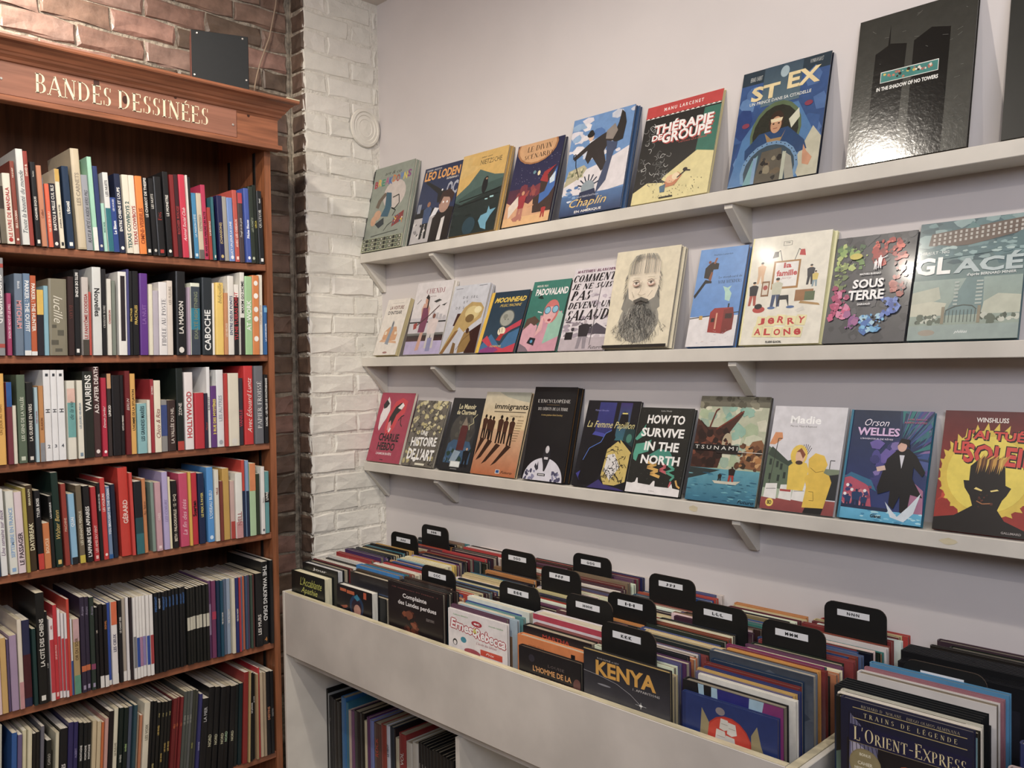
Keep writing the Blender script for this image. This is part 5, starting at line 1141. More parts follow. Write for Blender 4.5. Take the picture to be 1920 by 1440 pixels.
def a_tsunami(a):
    a.R(0, 0, 1, 1, 'b8bca0'); a.B(0, .3, 1, .95, 46, .06, .14, ['b4bc9c', 'c8ccb0', 'a8b894', '98b09c', 'd0ceb4'], 3); a.B(.4, .6, .8, .95, 16, .04, .08, ['7cac9c', '90b8a4'], 5); a.R(0, .9, 1, 1, '6c6858', '807c68'); a.B(0, .9, 1, 1, 20, .03, .06, ['5c5848', '8a8670'], 6)
    a.P([(0, .78), (.16, .7), (.36, .7), (.62, .86), (.66, .84), (.5, .66), (.56, .5), (.44, .46), (.4, .32), (0, .3)], '4c2c22'); a.B(.02, .34, .45, .68, 36, .03, .08, ['5c3426', '3a221c', '7c4430', '2c1c18'], 7); a.L([(.2, .7), (.26, .86), (.3, .88)], .02, '6a2c20'); a.L([(.05, .76), (.2, .66)], .012, '2c1c18'); a.L([(.3, .68), (.66, .86)], .02, '7a3424'); a.E(.48, .56, .07, .09, 'b8a888'); a.B(.42, .5, .54, .62, 10, .01, .03, ['3a221c', '7c4430'], 9)
    a.P([(.68, .34), (.74, .46), (.84, .58), (.96, .6), (1, .56), (1, .32)], '8a5c38'); a.B(.66, .32, 1, .54, 40, .02, .055, ['b07840', '5c3c28', '70462c', 'c89860', '3c2c20'], 10); a.R(0, 0, 1, .31, '2c6c88', '5ca0b0'); a.P([(0, .31), (0, .2), (.2, .24), (.45, .3)], '2c3838'); a.B(0, .02, 1, .28, 70, .02, .06, ['3c849c', '2a6480', '6cb0bc', '4890a8', '245870'], 12, .15)
    a.P([(.36, .2), (.4, .175), (.7, .175), (.76, .21), (.6, .2)], 'c8c4b0'); a.man(.62, .2, .14, '2a1c18', 'a83424', '241814', .5); a.man(.46, .2, .07, '2a2420', '2a2420', '2a2420', .6); a.R(.0, .475, .66, .535, '1c1c1c'); a.R(.35, .455, .72, .475, '2c2220'); a.T('TSUNAMI', .34, .505, .62, .034, 'e4e4dc', 'w'); a.R(.66, .475, 1, .48, 'e0dcd0'); a.T('Futuro', .87, .03, .22, .03, '14181c', 'i')
def a_madie(a):
    a.R(0, 0, 1, 1, 'd8d6da'); a.T('Madie', .46, .87, .42, .075, 'fafaf8', 'b'); a.T('Mercier, Filippi & Raymond', .44, .805, .36, .024, '5a5650', 'l'); a.P([(0, .62), (.06, .74), (.16, .74), (.18, .68), (.08, .62)], 'd8905c'); a.P([(0, .14), (0, .6), (.12, .56), (.32, .44), (.4, .5), (.5, .4), (.56, .14)], '5c6e58'); a.P([(0, .52), (.32, .42), (.4, .5), (.3, .47), (.05, .6)], '3c4a40')
    for x, y in ((.04, .42), (.14, .4), (.2, .38), (.06, .28), (.18, .27), (.26, .3), (.36, .36)): a.R(x, y, x+.035, y+.06, '2c3832')
    for k in range(7): an = math.radians(50+k*14); a.L([(.52, .5), (.52+.12*math.cos(an), .5+.14*math.sin(an))], .008, '3a2c30')
    a.L([(.08, .2), (.12, .68), (.17, .68)], .01, '3c3c38'); a.L([(.87, .4), (.87, .5), (.93, .5)], .01, '3c3c38'); a.R(.6, .2, 1, .42, '7c8a70'); a.P([(.86, .14), (.86, .36), (1, .38), (1, .14)], '282c30'); a.R(0, .0, 1, .13, '8a4040', '9c4c48'); a.R(0, .11, .8, .2, 'a4b49a')
    for x in (.03, .24, .42): a.P([(x, .11), (x+.01, .24), (x+.17, .25), (x+.18, .1)], 'e4e2dc'); a.L([(x+.02, .19), (x+.16, .2)], .006, '5a5a58')
    a.R(.25, .18, .4, .2, 'b04848'); a.P([(.34, .2), (.32, .42), (.42, .48), (.56, .46), (.6, .4), (.56, .2)], 'e8c43c'); a.E(.44, .53, .115, .1, 'e8c43c'); a.E(.46, .52, .065, .07, 'e4b894'); a.P([(.4, .56), (.46, .6), (.53, .54), (.5, .5), (.45, .56)], '8a4a30'); a.E(.455, .46, .05, .02, '4a3028')
    a.P([(.58, .05), (.6, .24), (.56, .32), (.66, .42), (.74, .4), (.88, .36), (.92, .3), (.86, .06)], 'e6be34'); a.P([(.6, .36), (.58, .5), (.66, .56), (.78, .54), (.84, .46), (.8, .38)], 'e6be34'); a.L([(.66, .12), (.72, .12), (.7, .2), (.64, .2)], .006, '7a5c18'); a.L([(.62, .42), (.7, .38), (.8, .4)], .006, '7a5c18'); a.P([(.6, .0), (.62, .05), (.86, .06), (.84, 0)], '1c1a1c'); a.C(.13, .065, .055, 'e8c850'); a.T('BD', .13, .065, .06, .035, '201c14', 'B')
def a_orson(a):
    a.R(0, 0, 1, 1, '2c3c78', '20304c'); rn = random.Random(6)
    for k in range(60):
        an = rn.uniform(-.4, 1.5); r0, r1 = rn.uniform(.12, .3), rn.uniform(.35, .75); c = rn.choice(['3a6c80', '4a5c98', '5c4c88', '2a7c7c', '8a6aa0', '34508c', '2c4060']); p = (.62, .6); a.P([(p[0]+r0*math.cos(an), p[1]+r0*math.sin(an)), (p[0]+r1*math.cos(an), p[1]+r1*math.sin(an)), (p[0]+r1*math.cos(an+.09), p[1]+r1*math.sin(an+.09))], c)
    a.B(.35, .3, .7, .7, 24, .04, .1, ['4c4890', '6c5ca8', '3a3c78', '8070b0'], 3); a.P([(0, .12), (0, .38), (.1, .4), (.34, .32), (.4, .12)], 'b84c64'); a.P([(.0, .36), (.1, .42), (.36, .36), (.44, .26), (.38, .28), (.3, .32), (.1, .38)], '2c6c90'); a.B(0, .1, .36, .3, 24, .02, .05, ['c85c70', '8a3c5c', '3c3c70', 'd07880'], 5)
    for x, y in ((.08, .3), (.14, .26), (.06, .22), (.3, .26)): a.C(x, y, .02, 'ece4e4')
    for x, h in ((.1, .12), (.2, .17), (.3, .12)): a.man(x, .1, h, '1c3c68', '1c2c50', '1c2c50', .5)
    a.P([(.76, .1), (.74, .3), (.84, .38), (.98, .3), (1, .1)], 'a86c8c'); a.R(0, 0, 1, .1, '4ca4c8', '5cb4d8'); a.B(.3, .0, 1, .1, 30, .02, .06, ['7cc4dc', 'a8dce8', '3c8cb4'], 7, .3); a.P([(0, .1), (.6, .09), (.6, .12), (0, .13)], '1e2c4c')
    a.P([(.44, .3), (.52, .56), (.62, .64), (.76, .66), (.86, .6), (.98, .46), (.95, .42), (.84, .5), (.84, .4), (.98, .24), (.84, .26), (.82, .08), (.74, .1), (.72, .24), (.66, .12), (.6, .16), (.6, .28), (.46, .24)], '121218'); a.P([(.66, .6), (.7, .48), (.72, .6)], 'd8d8e0'); a.E(.68, .68, .055, .05, 'd8ac98'); a.P([(.62, .68), (.66, .75), (.76, .74), (.77, .66), (.72, .7), (.66, .71)], '141218'); a.P([(.42, .44), (.4, .48), (.5, .5), (.52, .46)], 'd8b8a8')
    a.P([(.64, .05), (.56, .18), (.66, .1), (.72, .06), (.84, .16), (.96, .28), (.9, .1), (.8, .02)], 'd0dce4'); a.T('Orson', .34, .885, .3, .065, 'ece4f0', 'i'); a.T('WELLES', .37, .80, .52, .075, 'dcb8e0', 'B'); a.T("L'INVENTEUR DE RÊVES", .36, .735, .4, .018, 'd8d0e4', 'b'); a.T('NOËL SIMSOLO', .82, .925, .22, .018, 'b86a80', 'b'); a.T('ALBERTO LOCATELLI', .8, .895, .26, .018, 'b86a80', 'b'); a.T('Glénat', .47, .045, .13, .03, '14202c', 'B')
    a.R(0, 0, .03, 1, '2a7a98')
def a_soleil(a):
    a.R(0, 0, 1, 1, 'a82c20', '5c1c22'); a.B(0, .2, .25, .5, 20, .04, .09, ['b83424', '9c2820', 'c84028'], 4); a.E(.52, .48, .5, .36, 'e0c034', 36); rn = random.Random(8)
    for k in range(30):
        an = k/30*6.283; x, y = .52+.48*math.cos(an), .48+.345*math.sin(an); a.P([(x-.04*math.sin(an), y+.03*math.cos(an)), (x+.04*math.sin(an), y-.03*math.cos(an)), (x+.08*math.cos(an)+.02, y+.06*math.sin(an)+.02)], 'e0c034')
    a.E(.52, .48, .43, .31, 'ecd444', 30); a.T('WINSHLUSS', .52, .925, .34, .04, 'f0e8e0', 'b')
    for dx, dy, c in ((.012, -.012, '1c1416'), (-.01, .008, '1c1416'), (0, 0, 'd84038')): a.T("J'AI TUÉ", .56+dx, .795+dy, .62, .11, c, 'B', -2); a.T('LE', .22+dx, .69+dy, .16, .1, c, 'B'); a.T('SOLEIL', .62+dx, .635+dy, .74, .16, c, 'B', -3)
    a.P([(.0, .0), (0, .1), (.22, .13), (.4, .22), (.36, .3), (.3, .36), (.28, .42), (.34, .42), (.34, .54), (.42, .6), (.6, .6), (.7, .54), (.72, .4), (.78, .38), (.74, .32), (.7, .28), (.66, .2), (.74, .12), (.95, .06), (1, 0)], '191314')
    for k in range(14):
        x = .4+k*.02; a.P([(x, .5+rn.uniform(-.03, .02)), (x+.03, .57), (x+.04+rn.uniform(0, .05), .62+rn.uniform(0, .03)), (x+.01, .6)], rn.choice(['8a5c28', 'c89438', 'e0b848', '5c3420']))
    a.P([(.4, .355), (.48, .34), (.49, .35), (.42, .37)], 'f0d878'); a.P([(.58, .34), (.66, .355), (.64, .365), (.57, .35)], 'f0d878'); a.L([(.44, .26), (.5, .24), (.6, .25)], .012, 'a86a3c'); a.B(.45, .2, .62, .32, 10, .01, .02, ['5c2c20', '3c2018'], 3); a.T('GALLIMARD', .82, .03, .2, .018, 'a8a09c', 'b')

display(0, (676, 474), (752, 465), (703, 322), (775, 304), .011, '8f978a', a_breakdown, 'grey-green book with multicoloured title and keyboard strip, left end of top display shelf', 2)
display(0, (767, 461), (838, 449), (782, 325), (864, 312), .013, '1c2440', a_leo, 'navy book with orange title above a startled dark-haired man', 1)
display(0, (841, 446), (926, 431), (872, 297), (955, 275), .010, 'b08c48', a_peak, 'ochre book showing a dark bird figure before green mountains', 2)
display(0, (941, 430), (1028, 415), (968, 280), (1050, 262), .014, '23243c', a_divin, 'starry navy book with cream title disc and a kneeling red-robed angel', 1, page='8a8a88')
display(0, (1048, 409), (1163, 389), (1065, 234), (1180, 208), .010, '2c4c74', a_hat, 'blue book with a leaping man in bowler hat over a spiked crown', 2, page='a8a8ac')
display(0, (1183, 385), (1326, 361), (1213, 207), (1355, 170), .011, 'd9cc8e', a_group, 'black and pale yellow book with red top band and white block title', 1)
display(0, (1364, 354), (1531, 325), (1389, 145), (1558, 101), .011, '1c2434', a_pilot, 'blue book with sand-coloured title over a pilot in his cockpit', 1, page='3c3c44', gloss=True)
display(0, (1586, 315), (1812, 276), (1611, 47), (1830, -12), .013, '2c2a26', a_towers, 'large glossy near-black book with two dark towers and small teal strip', 1, page='7a6a5a', gloss=True)
display(0, (1877, 264), (2110, 222), (1890, -55), (2120, -110), .012, '1c1d1a', a_tree, 'tall dark book with bare branches, cut off at the right edge of top shelf', 1)
display(1, (700, 669), (741, 668), (722, 567), (764, 567), .020, 'e0d8cc', a_voiture, 'small cream book with orange car sketch, left end of middle display shelf', 1, page='c8b888', hard=False)
display(1, (756, 668), (823, 666), (784, 535), (852, 522), .010, 'd8d2cc', a_chendi, 'white and lilac book with a woman in a purple dress holding a rifle', 2)
display(1, (824, 666), (890, 665), (859, 540), (924, 533), .009, 'b8b8c0', a_sel, 'pale grey book with large golden skull-like shape and spaced thin title', 2)
display(1, (891, 665), (962, 663), (928, 552), (992, 546), .013, '22384a', a_moon, 'dark teal book with yellow spine edge and a grey moon', 1, page='8a7c6c')
display(1, (970, 663), (1040, 661), (995, 533), (1062, 524), .013, '2f6c62', a_pado, 'green book with a red-haired woman in round blue glasses', 1, page='7c7468')
display(1, (1046, 661), (1130, 657), (1072, 508), (1155, 497), .010, 'd0c8cc', a_comment, 'grey watercolour book almost filled by heavy black slanted title', 1)
display(1, (1131, 657), (1251, 654), (1160, 478), (1276, 464), .012, 'dcd2b6', a_beard, 'cream book with a pencil drawing of a long-bearded man', 2, page='8a8680', )
display(1, (1285, 653), (1375, 650), (1292, 476), (1379, 461), .016, '5688c8', a_wenders, 'sky-blue book with a red caravan on white ground', 1, page='a49c9c')
display(1, (1385, 651), (1535, 646), (1409, 453), (1564, 435), .009, 'e0dca8', a_studio, 'cream book with cartoon family round an easel and red scattered letters', 2, page='c8b898')
display(1, (1541, 646), (1695, 643), (1568, 452), (1722, 438), .010, '3a3a3e', a_terre, 'charcoal book with rainbow-coloured cave creatures round white title', 1)
display(1, (1701, 643), (1908, 638), (1728, 425), (1930, 402), .011, '4a6870', a_glace, 'grey-blue book with stormy waves, brick building and snowy gates', 1)
display(2, (687, 865), (748, 872), (712, 738), (773, 741), .012, 'ac3450', a_mouth, 'crimson book with big open mouth and black title, left end of bottom display shelf', 1, hard=False)
display(2, (752, 872), (810, 879), (769, 752), (827, 757), .010, '6c665c', a_histoire, 'taupe book crowded with pale cream figures and white hand-drawn title', 1)
display(2, (820, 879), (880, 887), (842, 748), (908, 752), .013, '222224', a_manor, 'black book with gothic cream title above a haunted red tower', 1)
display(2, (882, 888), (965, 899), (915, 737), (995, 737), .012, 'c8b088', a_walkers, 'sand-coloured book with six silhouetted walkers casting long shadows', 1, page='201c1a')
display(2, (977, 897), (1056, 907), (998, 729), (1085, 731), .012, '17171a', a_encyc, 'black book with a small figure standing on a white globe', 2, page='8a6434')
display(2, (1072, 912), (1170, 924), (1104, 753), (1200, 757), .011, '15151c', a_papillon, 'black and indigo book with slanting pale yellow script title', 1)
display(2, (1172, 922), (1272, 936), (1203, 767), (1304, 775), .015, '20221f', a_north, 'black book with thick white capitals and green northern lights', 1, page='8a8880')
display(2, (1285, 938), (1416, 956), (1310, 745), (1447, 742), .011, '4c483c', a_tsunami, 'book with a wrecked rusty ship above turquoise water and small boat', 1)
display(2, (1424, 957), (1562, 975), (1453, 764), (1588, 768), .011, 'c8c6c4', a_madie, 'pale grey book with two people in yellow raincoats', 1, page='1c1a1a')
display(2, (1570, 975), (1727, 997), (1597, 772), (1757, 782), .013, '1c6c84', a_orson, 'blue and violet book with a running man in black overcoat', 1, page='14181c')
display(2, (1748, 997), (1930, 1022), (1770, 773), (1942, 786), .012, '7c2420', a_soleil, 'red and yellow book with dark burning head under jagged red title', 1)
# ---------------------------------------------------------------- albums standing in the bins
def album(x, yl, w, t, h, color, label, group, art=None, page='ddd4c0', hard=True, spinec=None, z=FLZ, gloss=False):
    """x = front cover plane, yl = spine side (left), standing upright and facing the room"""
    r = book((0, 0, 0), t-.0003, w, h, color, hard, page=page, name='comic_album', gloss=gloss)
    r.location = (x+t, yl, z+.0003); r.rotation_euler = (0, 0, math.pi)
    if art:
        a = Art(w, h); art(a); link('cover_print', a.mesh('cover_print', cover_place(t-.0003), M['gloss' if gloss else 'print']), r)
    tag(r, label, 'comic album', group); return r
def a_acc(a):
    a.vs = 0.65; a.R(0, 0, 1, 1, '1a1e1c'); a.T("L'Accablante", .6, .84, .66, .16, 'c8cc58', 'i'); a.T('Apathie', .55, .66, .5, .15, 'c8cc58', 'i')
def a_manga(a):
    a.vs = 0.5; a.R(0, 0, 1, 1, '1c191c'); a.R(.1, .86, .28, .93, 'c86438'); a.R(.3, .84, .52, .92, 'c86438'); a.R(.78, .82, .86, .97, 'c85a38'); a.E(.58, .6, .2, .26, '1f3a5c'); a.E(.58, .55, .15, .22, '2a1c30'); a.E(.6, .5, .1, .14, 'c08c7c'); a.P([(.5, .8), (.6, .88), (.68, .78), (.6, .72)], '2c84a4'); a.P([(.5, .3), (.58, .36), (.7, .36), (.74, .3)], 'b88070'); a.P([(.1, .5), (.3, .56), (.34, .5), (.2, .46)], 'a8583c'); a.B(.05, .2, .5, .5, 14, .02, .06, ['262028', '1e3848', '301c20'], 3)
def a_compl(a):
    a.vs = 0.6; a.R(0, 0, 1, 1, '221b1c'); a.T('LES CHEVALIERS DU PARDON  2', .5, .93, .84, .014, '8a4a44', 'bw'); a.T('Complainte', .5, .82, .44, .085, 'e8e4e2', 'b'); a.T('des Landes perdues', .54, .71, .7, .085, 'e8e4e2', 'b'); a.T('DELABY DUFAUX', .78, .57, .14, .04, 'a89c98', 'l'); a.B(.25, .3, .55, .62, 30, .02, .06, ['4a2620', '6a3424', '361e1c', '8a4a30'], 4); a.E(.4, .56, .07, .06, '7a4430')
def a_ernest(a):
    a.vs = 0.6; a.R(0, 0, 1, 1, 'e4dedc'); a.T('Guillaume BIANCO', .22, .93, .26, .02, '5a9a50'); a.T('Antonello DALENA', .82, .9, .24, .02, '5a9a50')
    for c, d in (('b02c38', .013), ('f2eeec', 0)):
        for s_, x, y, w, h in (('Ernest', .27, .77, .44, .15), ('Rebecca', .73, .71, .5, .15)):
            for ox, oy in (((-d, 0), (d, 0), (0, d), (0, -d)) if d else ((0, 0),)): a.T(s_, x+ox, y+oy, w, h, c, 'B', -6)
    a.T('&', .47, .76, .07, .07, 'c8c040', 'B'); a.E(.5, .87, .09, .045, 'b02c38'); a.T('ec', .5, .87, .1, .03, 'f2eeec', 'B'); a.E(.27, .57, .05, .045, '3a8ca0'); a.T("L'école des bêtises", .66, .585, .34, .04, 'b05c68', 'i'); a.R(.56, .42, .92, .51, 'd0452c'); a.T('Prix', .72, .465, .14, .035, 'f2e8e0', 'i'); a.E(.12, .5, .04, .05, '24282c'); a.E(.12, .49, .026, .035, 'e4dedc'); a.E(.42, .42, .14, .05, 'b05058')
def a_homme(a):
    a.vs = 0.9; a.R(0, 0, 1, 1, '1f1d21'); a.T("L'HOMME DE LA", .55, .8, .62, .06, 'd89a58', 'b'); a.T('MONTAGNE', .5, .7, .8, .06, 'd89a58', 'b'); a.T('LOUISE', .62, .87, .26, .03, '6a5c5a', 'l'); a.E(.95, .76, .06, .07, '6c4440'); a.E(.22, .9, .05, .04, '33303a')
def a_orange(a):
    a.R(0, 0, 1, 1, 'dd8244'); a.T('PHILIPPE LEROUX', .3, .93, .24, .014, '6a3420', 'l'); a.T('GARDE', .72, .85, .1, .016, '8a4424'); a.R(.82, .84, .88, .96, '1c181c'); a.L([(.1, .86), (.9, .86)], .003, 'a85c30')
def a_kenya(a):
    a.vs = 0.58; a.R(0, 0, 1, 1, '4c4c54', '1f1f24'); a.R(0, .985, 1, 1, 'c8a860'); a.T('RODOLPHE et LEO', .3, .905, .26, .022, 'b8b4b0', 'l'); a.T('KENYA', .5, .78, .7, .2, 'd9a03c', 'B'); a.T('1. APPARITIONS', .74, .64, .3, .03, 'c8c4c0', 'l'); a.L([(0, .7), (.2, .68), (.4, .64), (.56, .56), (.68, .46)], .006, 'a8a8ac'); a.C(.68, .46, .018, 'e8e8e4'); a.L([(.62, .46), (.74, .46)], .004, 'e8e8e4'); a.L([(.68, .42), (.68, .5)], .004, 'e8e8e4'); a.E(.25, .57, .08, .012, '8a8a90')
def a_ship(a):
    a.R(0, 0, 1, 1, '25376e'); a.R(0, 0, .04, 1, '1f2e60'); a.C(.5, .70, .25, 'b82c1e'); a.C(.5, .70, .235, 'd03c28'); a.P([(.2, .72), (.22, .92), (.3, .82), (.28, .7), (.24, .62)], '9a8c64'); a.P([(.74, .82), (.8, .9), (.84, .76), (.88, .68), (.82, .6), (.74, .66)], '9a8c64'); a.E(.42, .93, .05, .03, '8a8080')
    for i, (x, y, w, h) in enumerate(((.38, .58, .14, .12), (.42, .7, .12, .1), (.46, .8, .1, .08), (.52, .66, .12, .12), (.54, .78, .1, .09), (.66, .6, .12, .1))): y += .04; a.P([(x-w*.5, y-h*.5), (x-w*.35, y+h*.5), (x+w*.4, y+h*.45), (x+w*.55, y-h*.4), (x, y-h*.62)], 'd8d4c8'); a.L([(x-w*.3, y), (x+w*.4, y)], .004, '8a8474')
    a.P([(.32, .57), (.46, .55), (.66, .57), (.74, .63), (.7, .52), (.5, .48), (.36, .51)], '6a1c24'); a.P([(.54, .54), (.55, .68), (.6, .72), (.64, .64), (.64, .54)], '1c1a1e')
def a_orient(a):
    a.R(0, 0, 1, 1, '20181a', '1c1f38'); a.R(.05, .0, 1, .80, '1c181c'); a.P([(.06, .45), (.08, .93), (.3, .80), (.3, .5)], '6a6884'); a.P([(.08, .5), (.09, .8), (.2, .76), (.18, .5)], 'a8a0b0')
    for k in range(9): a.L([(.07+k*.022, .94), (.06+k*.045, .55)], .005, '16141e')
    a.P([(.7, .3), (.74, .66), (.98, .72), (1, .3)], 'a89c94'); a.P([(.66, .3), (.7, .6), (.8, .64), (.78, .3)], '6a605c'); a.E(.53, .68, .09, .055, 'b85c34'); a.E(.53, .675, .045, .032, 'f4dcb8'); a.E(.53, .62, .11, .05, '141014'); a.P([(.32, .4), (.4, .6), (.66, .6), (.72, .4)], '17141a')
    a.R(.07, .785, .99, .875, '1b1b3c'); a.R(.07, .783, .99, .786, '8a7c58'); a.R(.1, .908, .96, .912, 'b8a468'); a.R(.1, .962, .96, .966, 'b8a468')
    a.T('RICHARD D. NOLANE · DIEGO OLMOS ALMINANA', .54, .978, .74, .016, 'a89c80', 's'); a.T('T R A I N S   D E   L É G E N D E', .54, .937, .7, .03, 'd8c890', 's'); a.T("L'Orient-Express", .53, .832, .84, .075, 'e2d09a', 's'); a.C(.2, .68, .13, '8a7c54'); a.C(.2, .68, .12, '94865c'); a.T('CAHIER', .2, .685, .12, .018, 'e4dcc0', 'b'); a.T('HISTORIQUE', .2, .655, .17, .018, 'e4dcc0', 'b'); a.T('BONUS', .2, .73, .09, .015, 'e4dcc0', 'b')
def stripc(c, txt=None, tc='e0dcd4', c2=None, x=.5, w=.4):
    def f(a):
        a.R(0, .0, 1, 1, c2 or c, c)
        if txt: a.T(txt, x, .95, w, .035, tc, 'b')
        a.R(.08, .55, .92, .85, c2 or c)
    return f
def divider(x, yl, letter, label):
    w, zt, t = .150, 1.012, .0045
    d = tag(empty('index_divider', (x, yl-w/2, FLZ)), label, 'divider', 'black letter dividers in the comic bins')
    H = zt-FLZ; r = .022; pts = [(-w/2, 0.0003), (w/2, 0.0003)]+[(w/2-r+r*math.cos(a*math.pi/10), H-r+r*math.sin(a*math.pi/10)) for a in range(6)]+[(-w/2+r-r*math.sin(a*math.pi/10), H-r+r*math.cos(a*math.pi/10)) for a in range(6)]
    MB().prism(pts, 'x', 0, t).obj('board', M['divider'], d)
    # raw board edge shows as a lighter rim
    mb = MB(); n = len(pts)
    for i in range(2, n-1):
        p, q = pts[i], pts[i+1]; mb.add([(.0008, p[0]*1.003, p[1]+.0004), (t-.0004, p[0]*1.003, p[1]+.0004), (t-.0004, q[0]*1.003, q[1]+.0004), (.0008, q[0]*1.003, q[1]+.0004)], [(0, 1, 2, 3)])
    mb.obj('board_edge', M['divedge'], d, fix=False)
    MB().box(-.0008, -.0002, -.036, .042, H-.031, H-.016).obj('label_strip', M['label'], d)
    v, f, asp = text(f'{letter}·{letter}·{letter}', 'B'); tw, th = .030, .0075
    MB().add([(-.0012, .003+(.5-u)*tw, H-.0235+(w_-.5)*th) for u, w_ in v], f).obj('label_lettering', M['ink'], d, fix=False)
    return d
PALS = [['17171a', '1c1a1e', '3a2c2a', 'e2d9c0', '6c2c30', '8a3a34', '1b2748', '2f6f78', 'c8b888', '5c3a50', '22222a', 'e6e2d8', '2a4a80', 'b0402c', '24303a', 'dcd4c0', '14141a', '8a6a4a', 'c07840', '46587a']]
def column(yl, wcol, xs, colname, items, dividers, seed, group):
    rn = random.Random(seed); x = xs; n = 0; hb = .29; div = sorted(dividers)
    seq = list(items)
    while x < XW-.026:
        if div and x > div[0][0]-.006:
            dv = div.pop(0); divider(x+.0008, dv[1], dv[2], f"black divider board with {dv[2]} index label, {colname[1]}"); x += .0075; continue
        if seq: it = seq.pop(0)
        else:
            c = rn.choice(PALS[0]); c = '%02x%02x%02x' % tuple(max(0, min(255, int(c[i:i+2], 16)+rn.randint(-12, 12))) for i in (0, 2, 4)); hb = hb+rn.choice([0, 0, .004, -.004, .008, -.007]); hb = min(.302, max(.276, hb)); it = (rn.choice([.012, .013, .014, .015, .017, .020]), hb, c, None, None)
        t, h, c, art, lab = it[:5]; kw = it[5] if len(it) > 5 else {}
        if kw.get('gap'): x += t; continue
        if x+t > XW-.014: break
        n += 1; w = kw.get('w', min(wcol-.004, rn.uniform(.205, .226))); dy = kw.get('dy', rn.uniform(0, max(0, wcol-w-.004)))
        lab = lab or f'{cname(c)} comic album, {ordn(n)} from the front {colname[1]}'
        album(x, yl-.002-dy, w, t-.0006, h, c, lab, group, art or (stripc(c, rn.choice(['', 'TOME', 'ALBUM']) if False else None, c2=rn.choice(PALS[0])) if rn.random() < .4 else None), page=kw.get('page', rn.choice(['a89c84', 'b8ac94', '8c8270', 'c8bca4', '7c7260'])), hard=kw.get('hard', True)); x += t+.0002
bg = 'comic albums filed in the white bins'
Cc = lambda t, h, c, **k: (t, h, c, None, None, k)
column(2.572, .245, 1.477, ('in the bin row nearest the brick wall', 'of the row nearest the bricks'),
    [(.034, .262, '1a1e1c', a_acc, 'small thick black book with yellow-green script title in the bin corner', dict(w=.20, dy=0, page='e4dcb8')), (.024, .285, '16171a', stripc('17181b', 'Jour', 'd8d8d8', '141416'), 'black album with silver script behind the yellow-green titled book', dict(page='c8c8c8')), Cc(.02, .285, '18181a'), Cc(.01, .287, '6c2228'), Cc(.012, .286, 'e0dcd0'), Cc(.012, .285, 'dcd6c8'), Cc(.011, .288, '202024'), Cc(.012, .284, 'd8d4cc'), Cc(.012, .286, 'b8b8b8'), Cc(.011, .285, 'dedad0'), Cc(.01, .283, 'd8d4c8'),
     (.016, .296, 'a02c30', stripc('a02c30', 'LES AVENTURES', 'd8706a'), 'red album standing tall, about midway in the row along the brick wall', {}), Cc(.014, .29, '902830'), Cc(.018, .302, '4a3464'), Cc(.010, .296, '5c4878'), Cc(.012, .298, '22202a'), Cc(.012, .298, '1c2430'), Cc(.012, .298, '2a2c30'), Cc(.012, .298, 'c8b888'), Cc(.012, .30, '16161a'), Cc(.012, .30, '2a7080'), Cc(.012, .30, '1c1c20'), Cc(.012, .302, '17171a'), Cc(.01, .303, 'c89c50')],
    [(1.815, 2.465, 'A'), (1.975, 2.49, 'B')], 1, bg)
column(2.322, .262, 1.480, ('in the second bin row from the brick wall', 'of the second row from the bricks'),
    [(.028, .262, '1c191c', a_manga, 'small black book with orange labels and a blue-hooded face', dict(w=.185, dy=.02, page='e0dcd0')), (.020, .245, '1a1c18', stripc('16181a', 'no', 'c8b848', '17181a'), 'small black book with a yellow emblem behind the blue-hooded one', dict(w=.15, dy=.09)), Cc(.022, .292, '2a2420'), Cc(.010, .296, '4a3c2c'),
     (.022, .305, '2f7cc0', stripc('3084c8', 'Hippolyte', 'a8d0f0', 'd8d4d0'), 'bright blue-topped album with white artwork, behind the small black books', dict(w=.226, dy=.01)), Cc(.012, .304, '2a6c70'), Cc(.013, .304, '8a4c40'), Cc(.02, .30, 'dcd8c0'), Cc(.012, .299, 'e6e2da'), Cc(.012, .296, 'd0c8b8'), Cc(.014, .298, 'b82c34'), Cc(.012, .298, '17171a'), Cc(.014, .298, '2a4a90'), Cc(.01, .297, 'c89868'), Cc(.012, .298, '28407c'), Cc(.012, .298, '7aa8bc'), Cc(.018, .30, 'd8d0a8'), Cc(.018, .302, 'dcd8b8'), Cc(.01, .303, 'd8b850'), Cc(.01, .302, '9a90b8')], [], 2, bg)
column(2.040, .264, 1.482, ('in the bin row behind the gothic-lettered black album', 'of the gothic-lettered album row'),
    [(.013, .318, '221b1c', a_compl, 'tall black album with white gothic lettering', dict(w=.247, dy=.006)), Cc(.011, .314, '6a3c24'), Cc(.011, .314, '24201f'), Cc(.013, .314, '1c1a1c'), Cc(.012, .314, '2a2020'), Cc(.012, .315, '3a2820')],
    [(1.57, 1.985, 'C'), (1.875, 1.965, 'D')], 3, bg)
column(1.768, .256, 1.484, ('in the bin row behind the white album with red letters', 'of the red-lettered white album row'),
    [(.009, .288, 'e4dedc', a_ernest, 'white album with bubbly red-outlined title and small red corner tag', dict(w=.228, dy=.002)), Cc(.012, .296, '5c3a50'), Cc(.010, .296, 'a0b4c0'), Cc(.010, .297, 'd8d0b8'), Cc(.010, .298, '5a8c8c'), Cc(.011, .298, '2c4c88'), (.02, .308, 'd8dcd0', stripc('d8dcd0', None, c2='c8d0c4'), 'tall pale mint album in front of the E divider', dict(w=.236, dy=.01))],
    [(1.592, 1.680, 'E'), (1.80, 1.715, 'F'), (1.985, 1.755, 'G')], 4, bg)
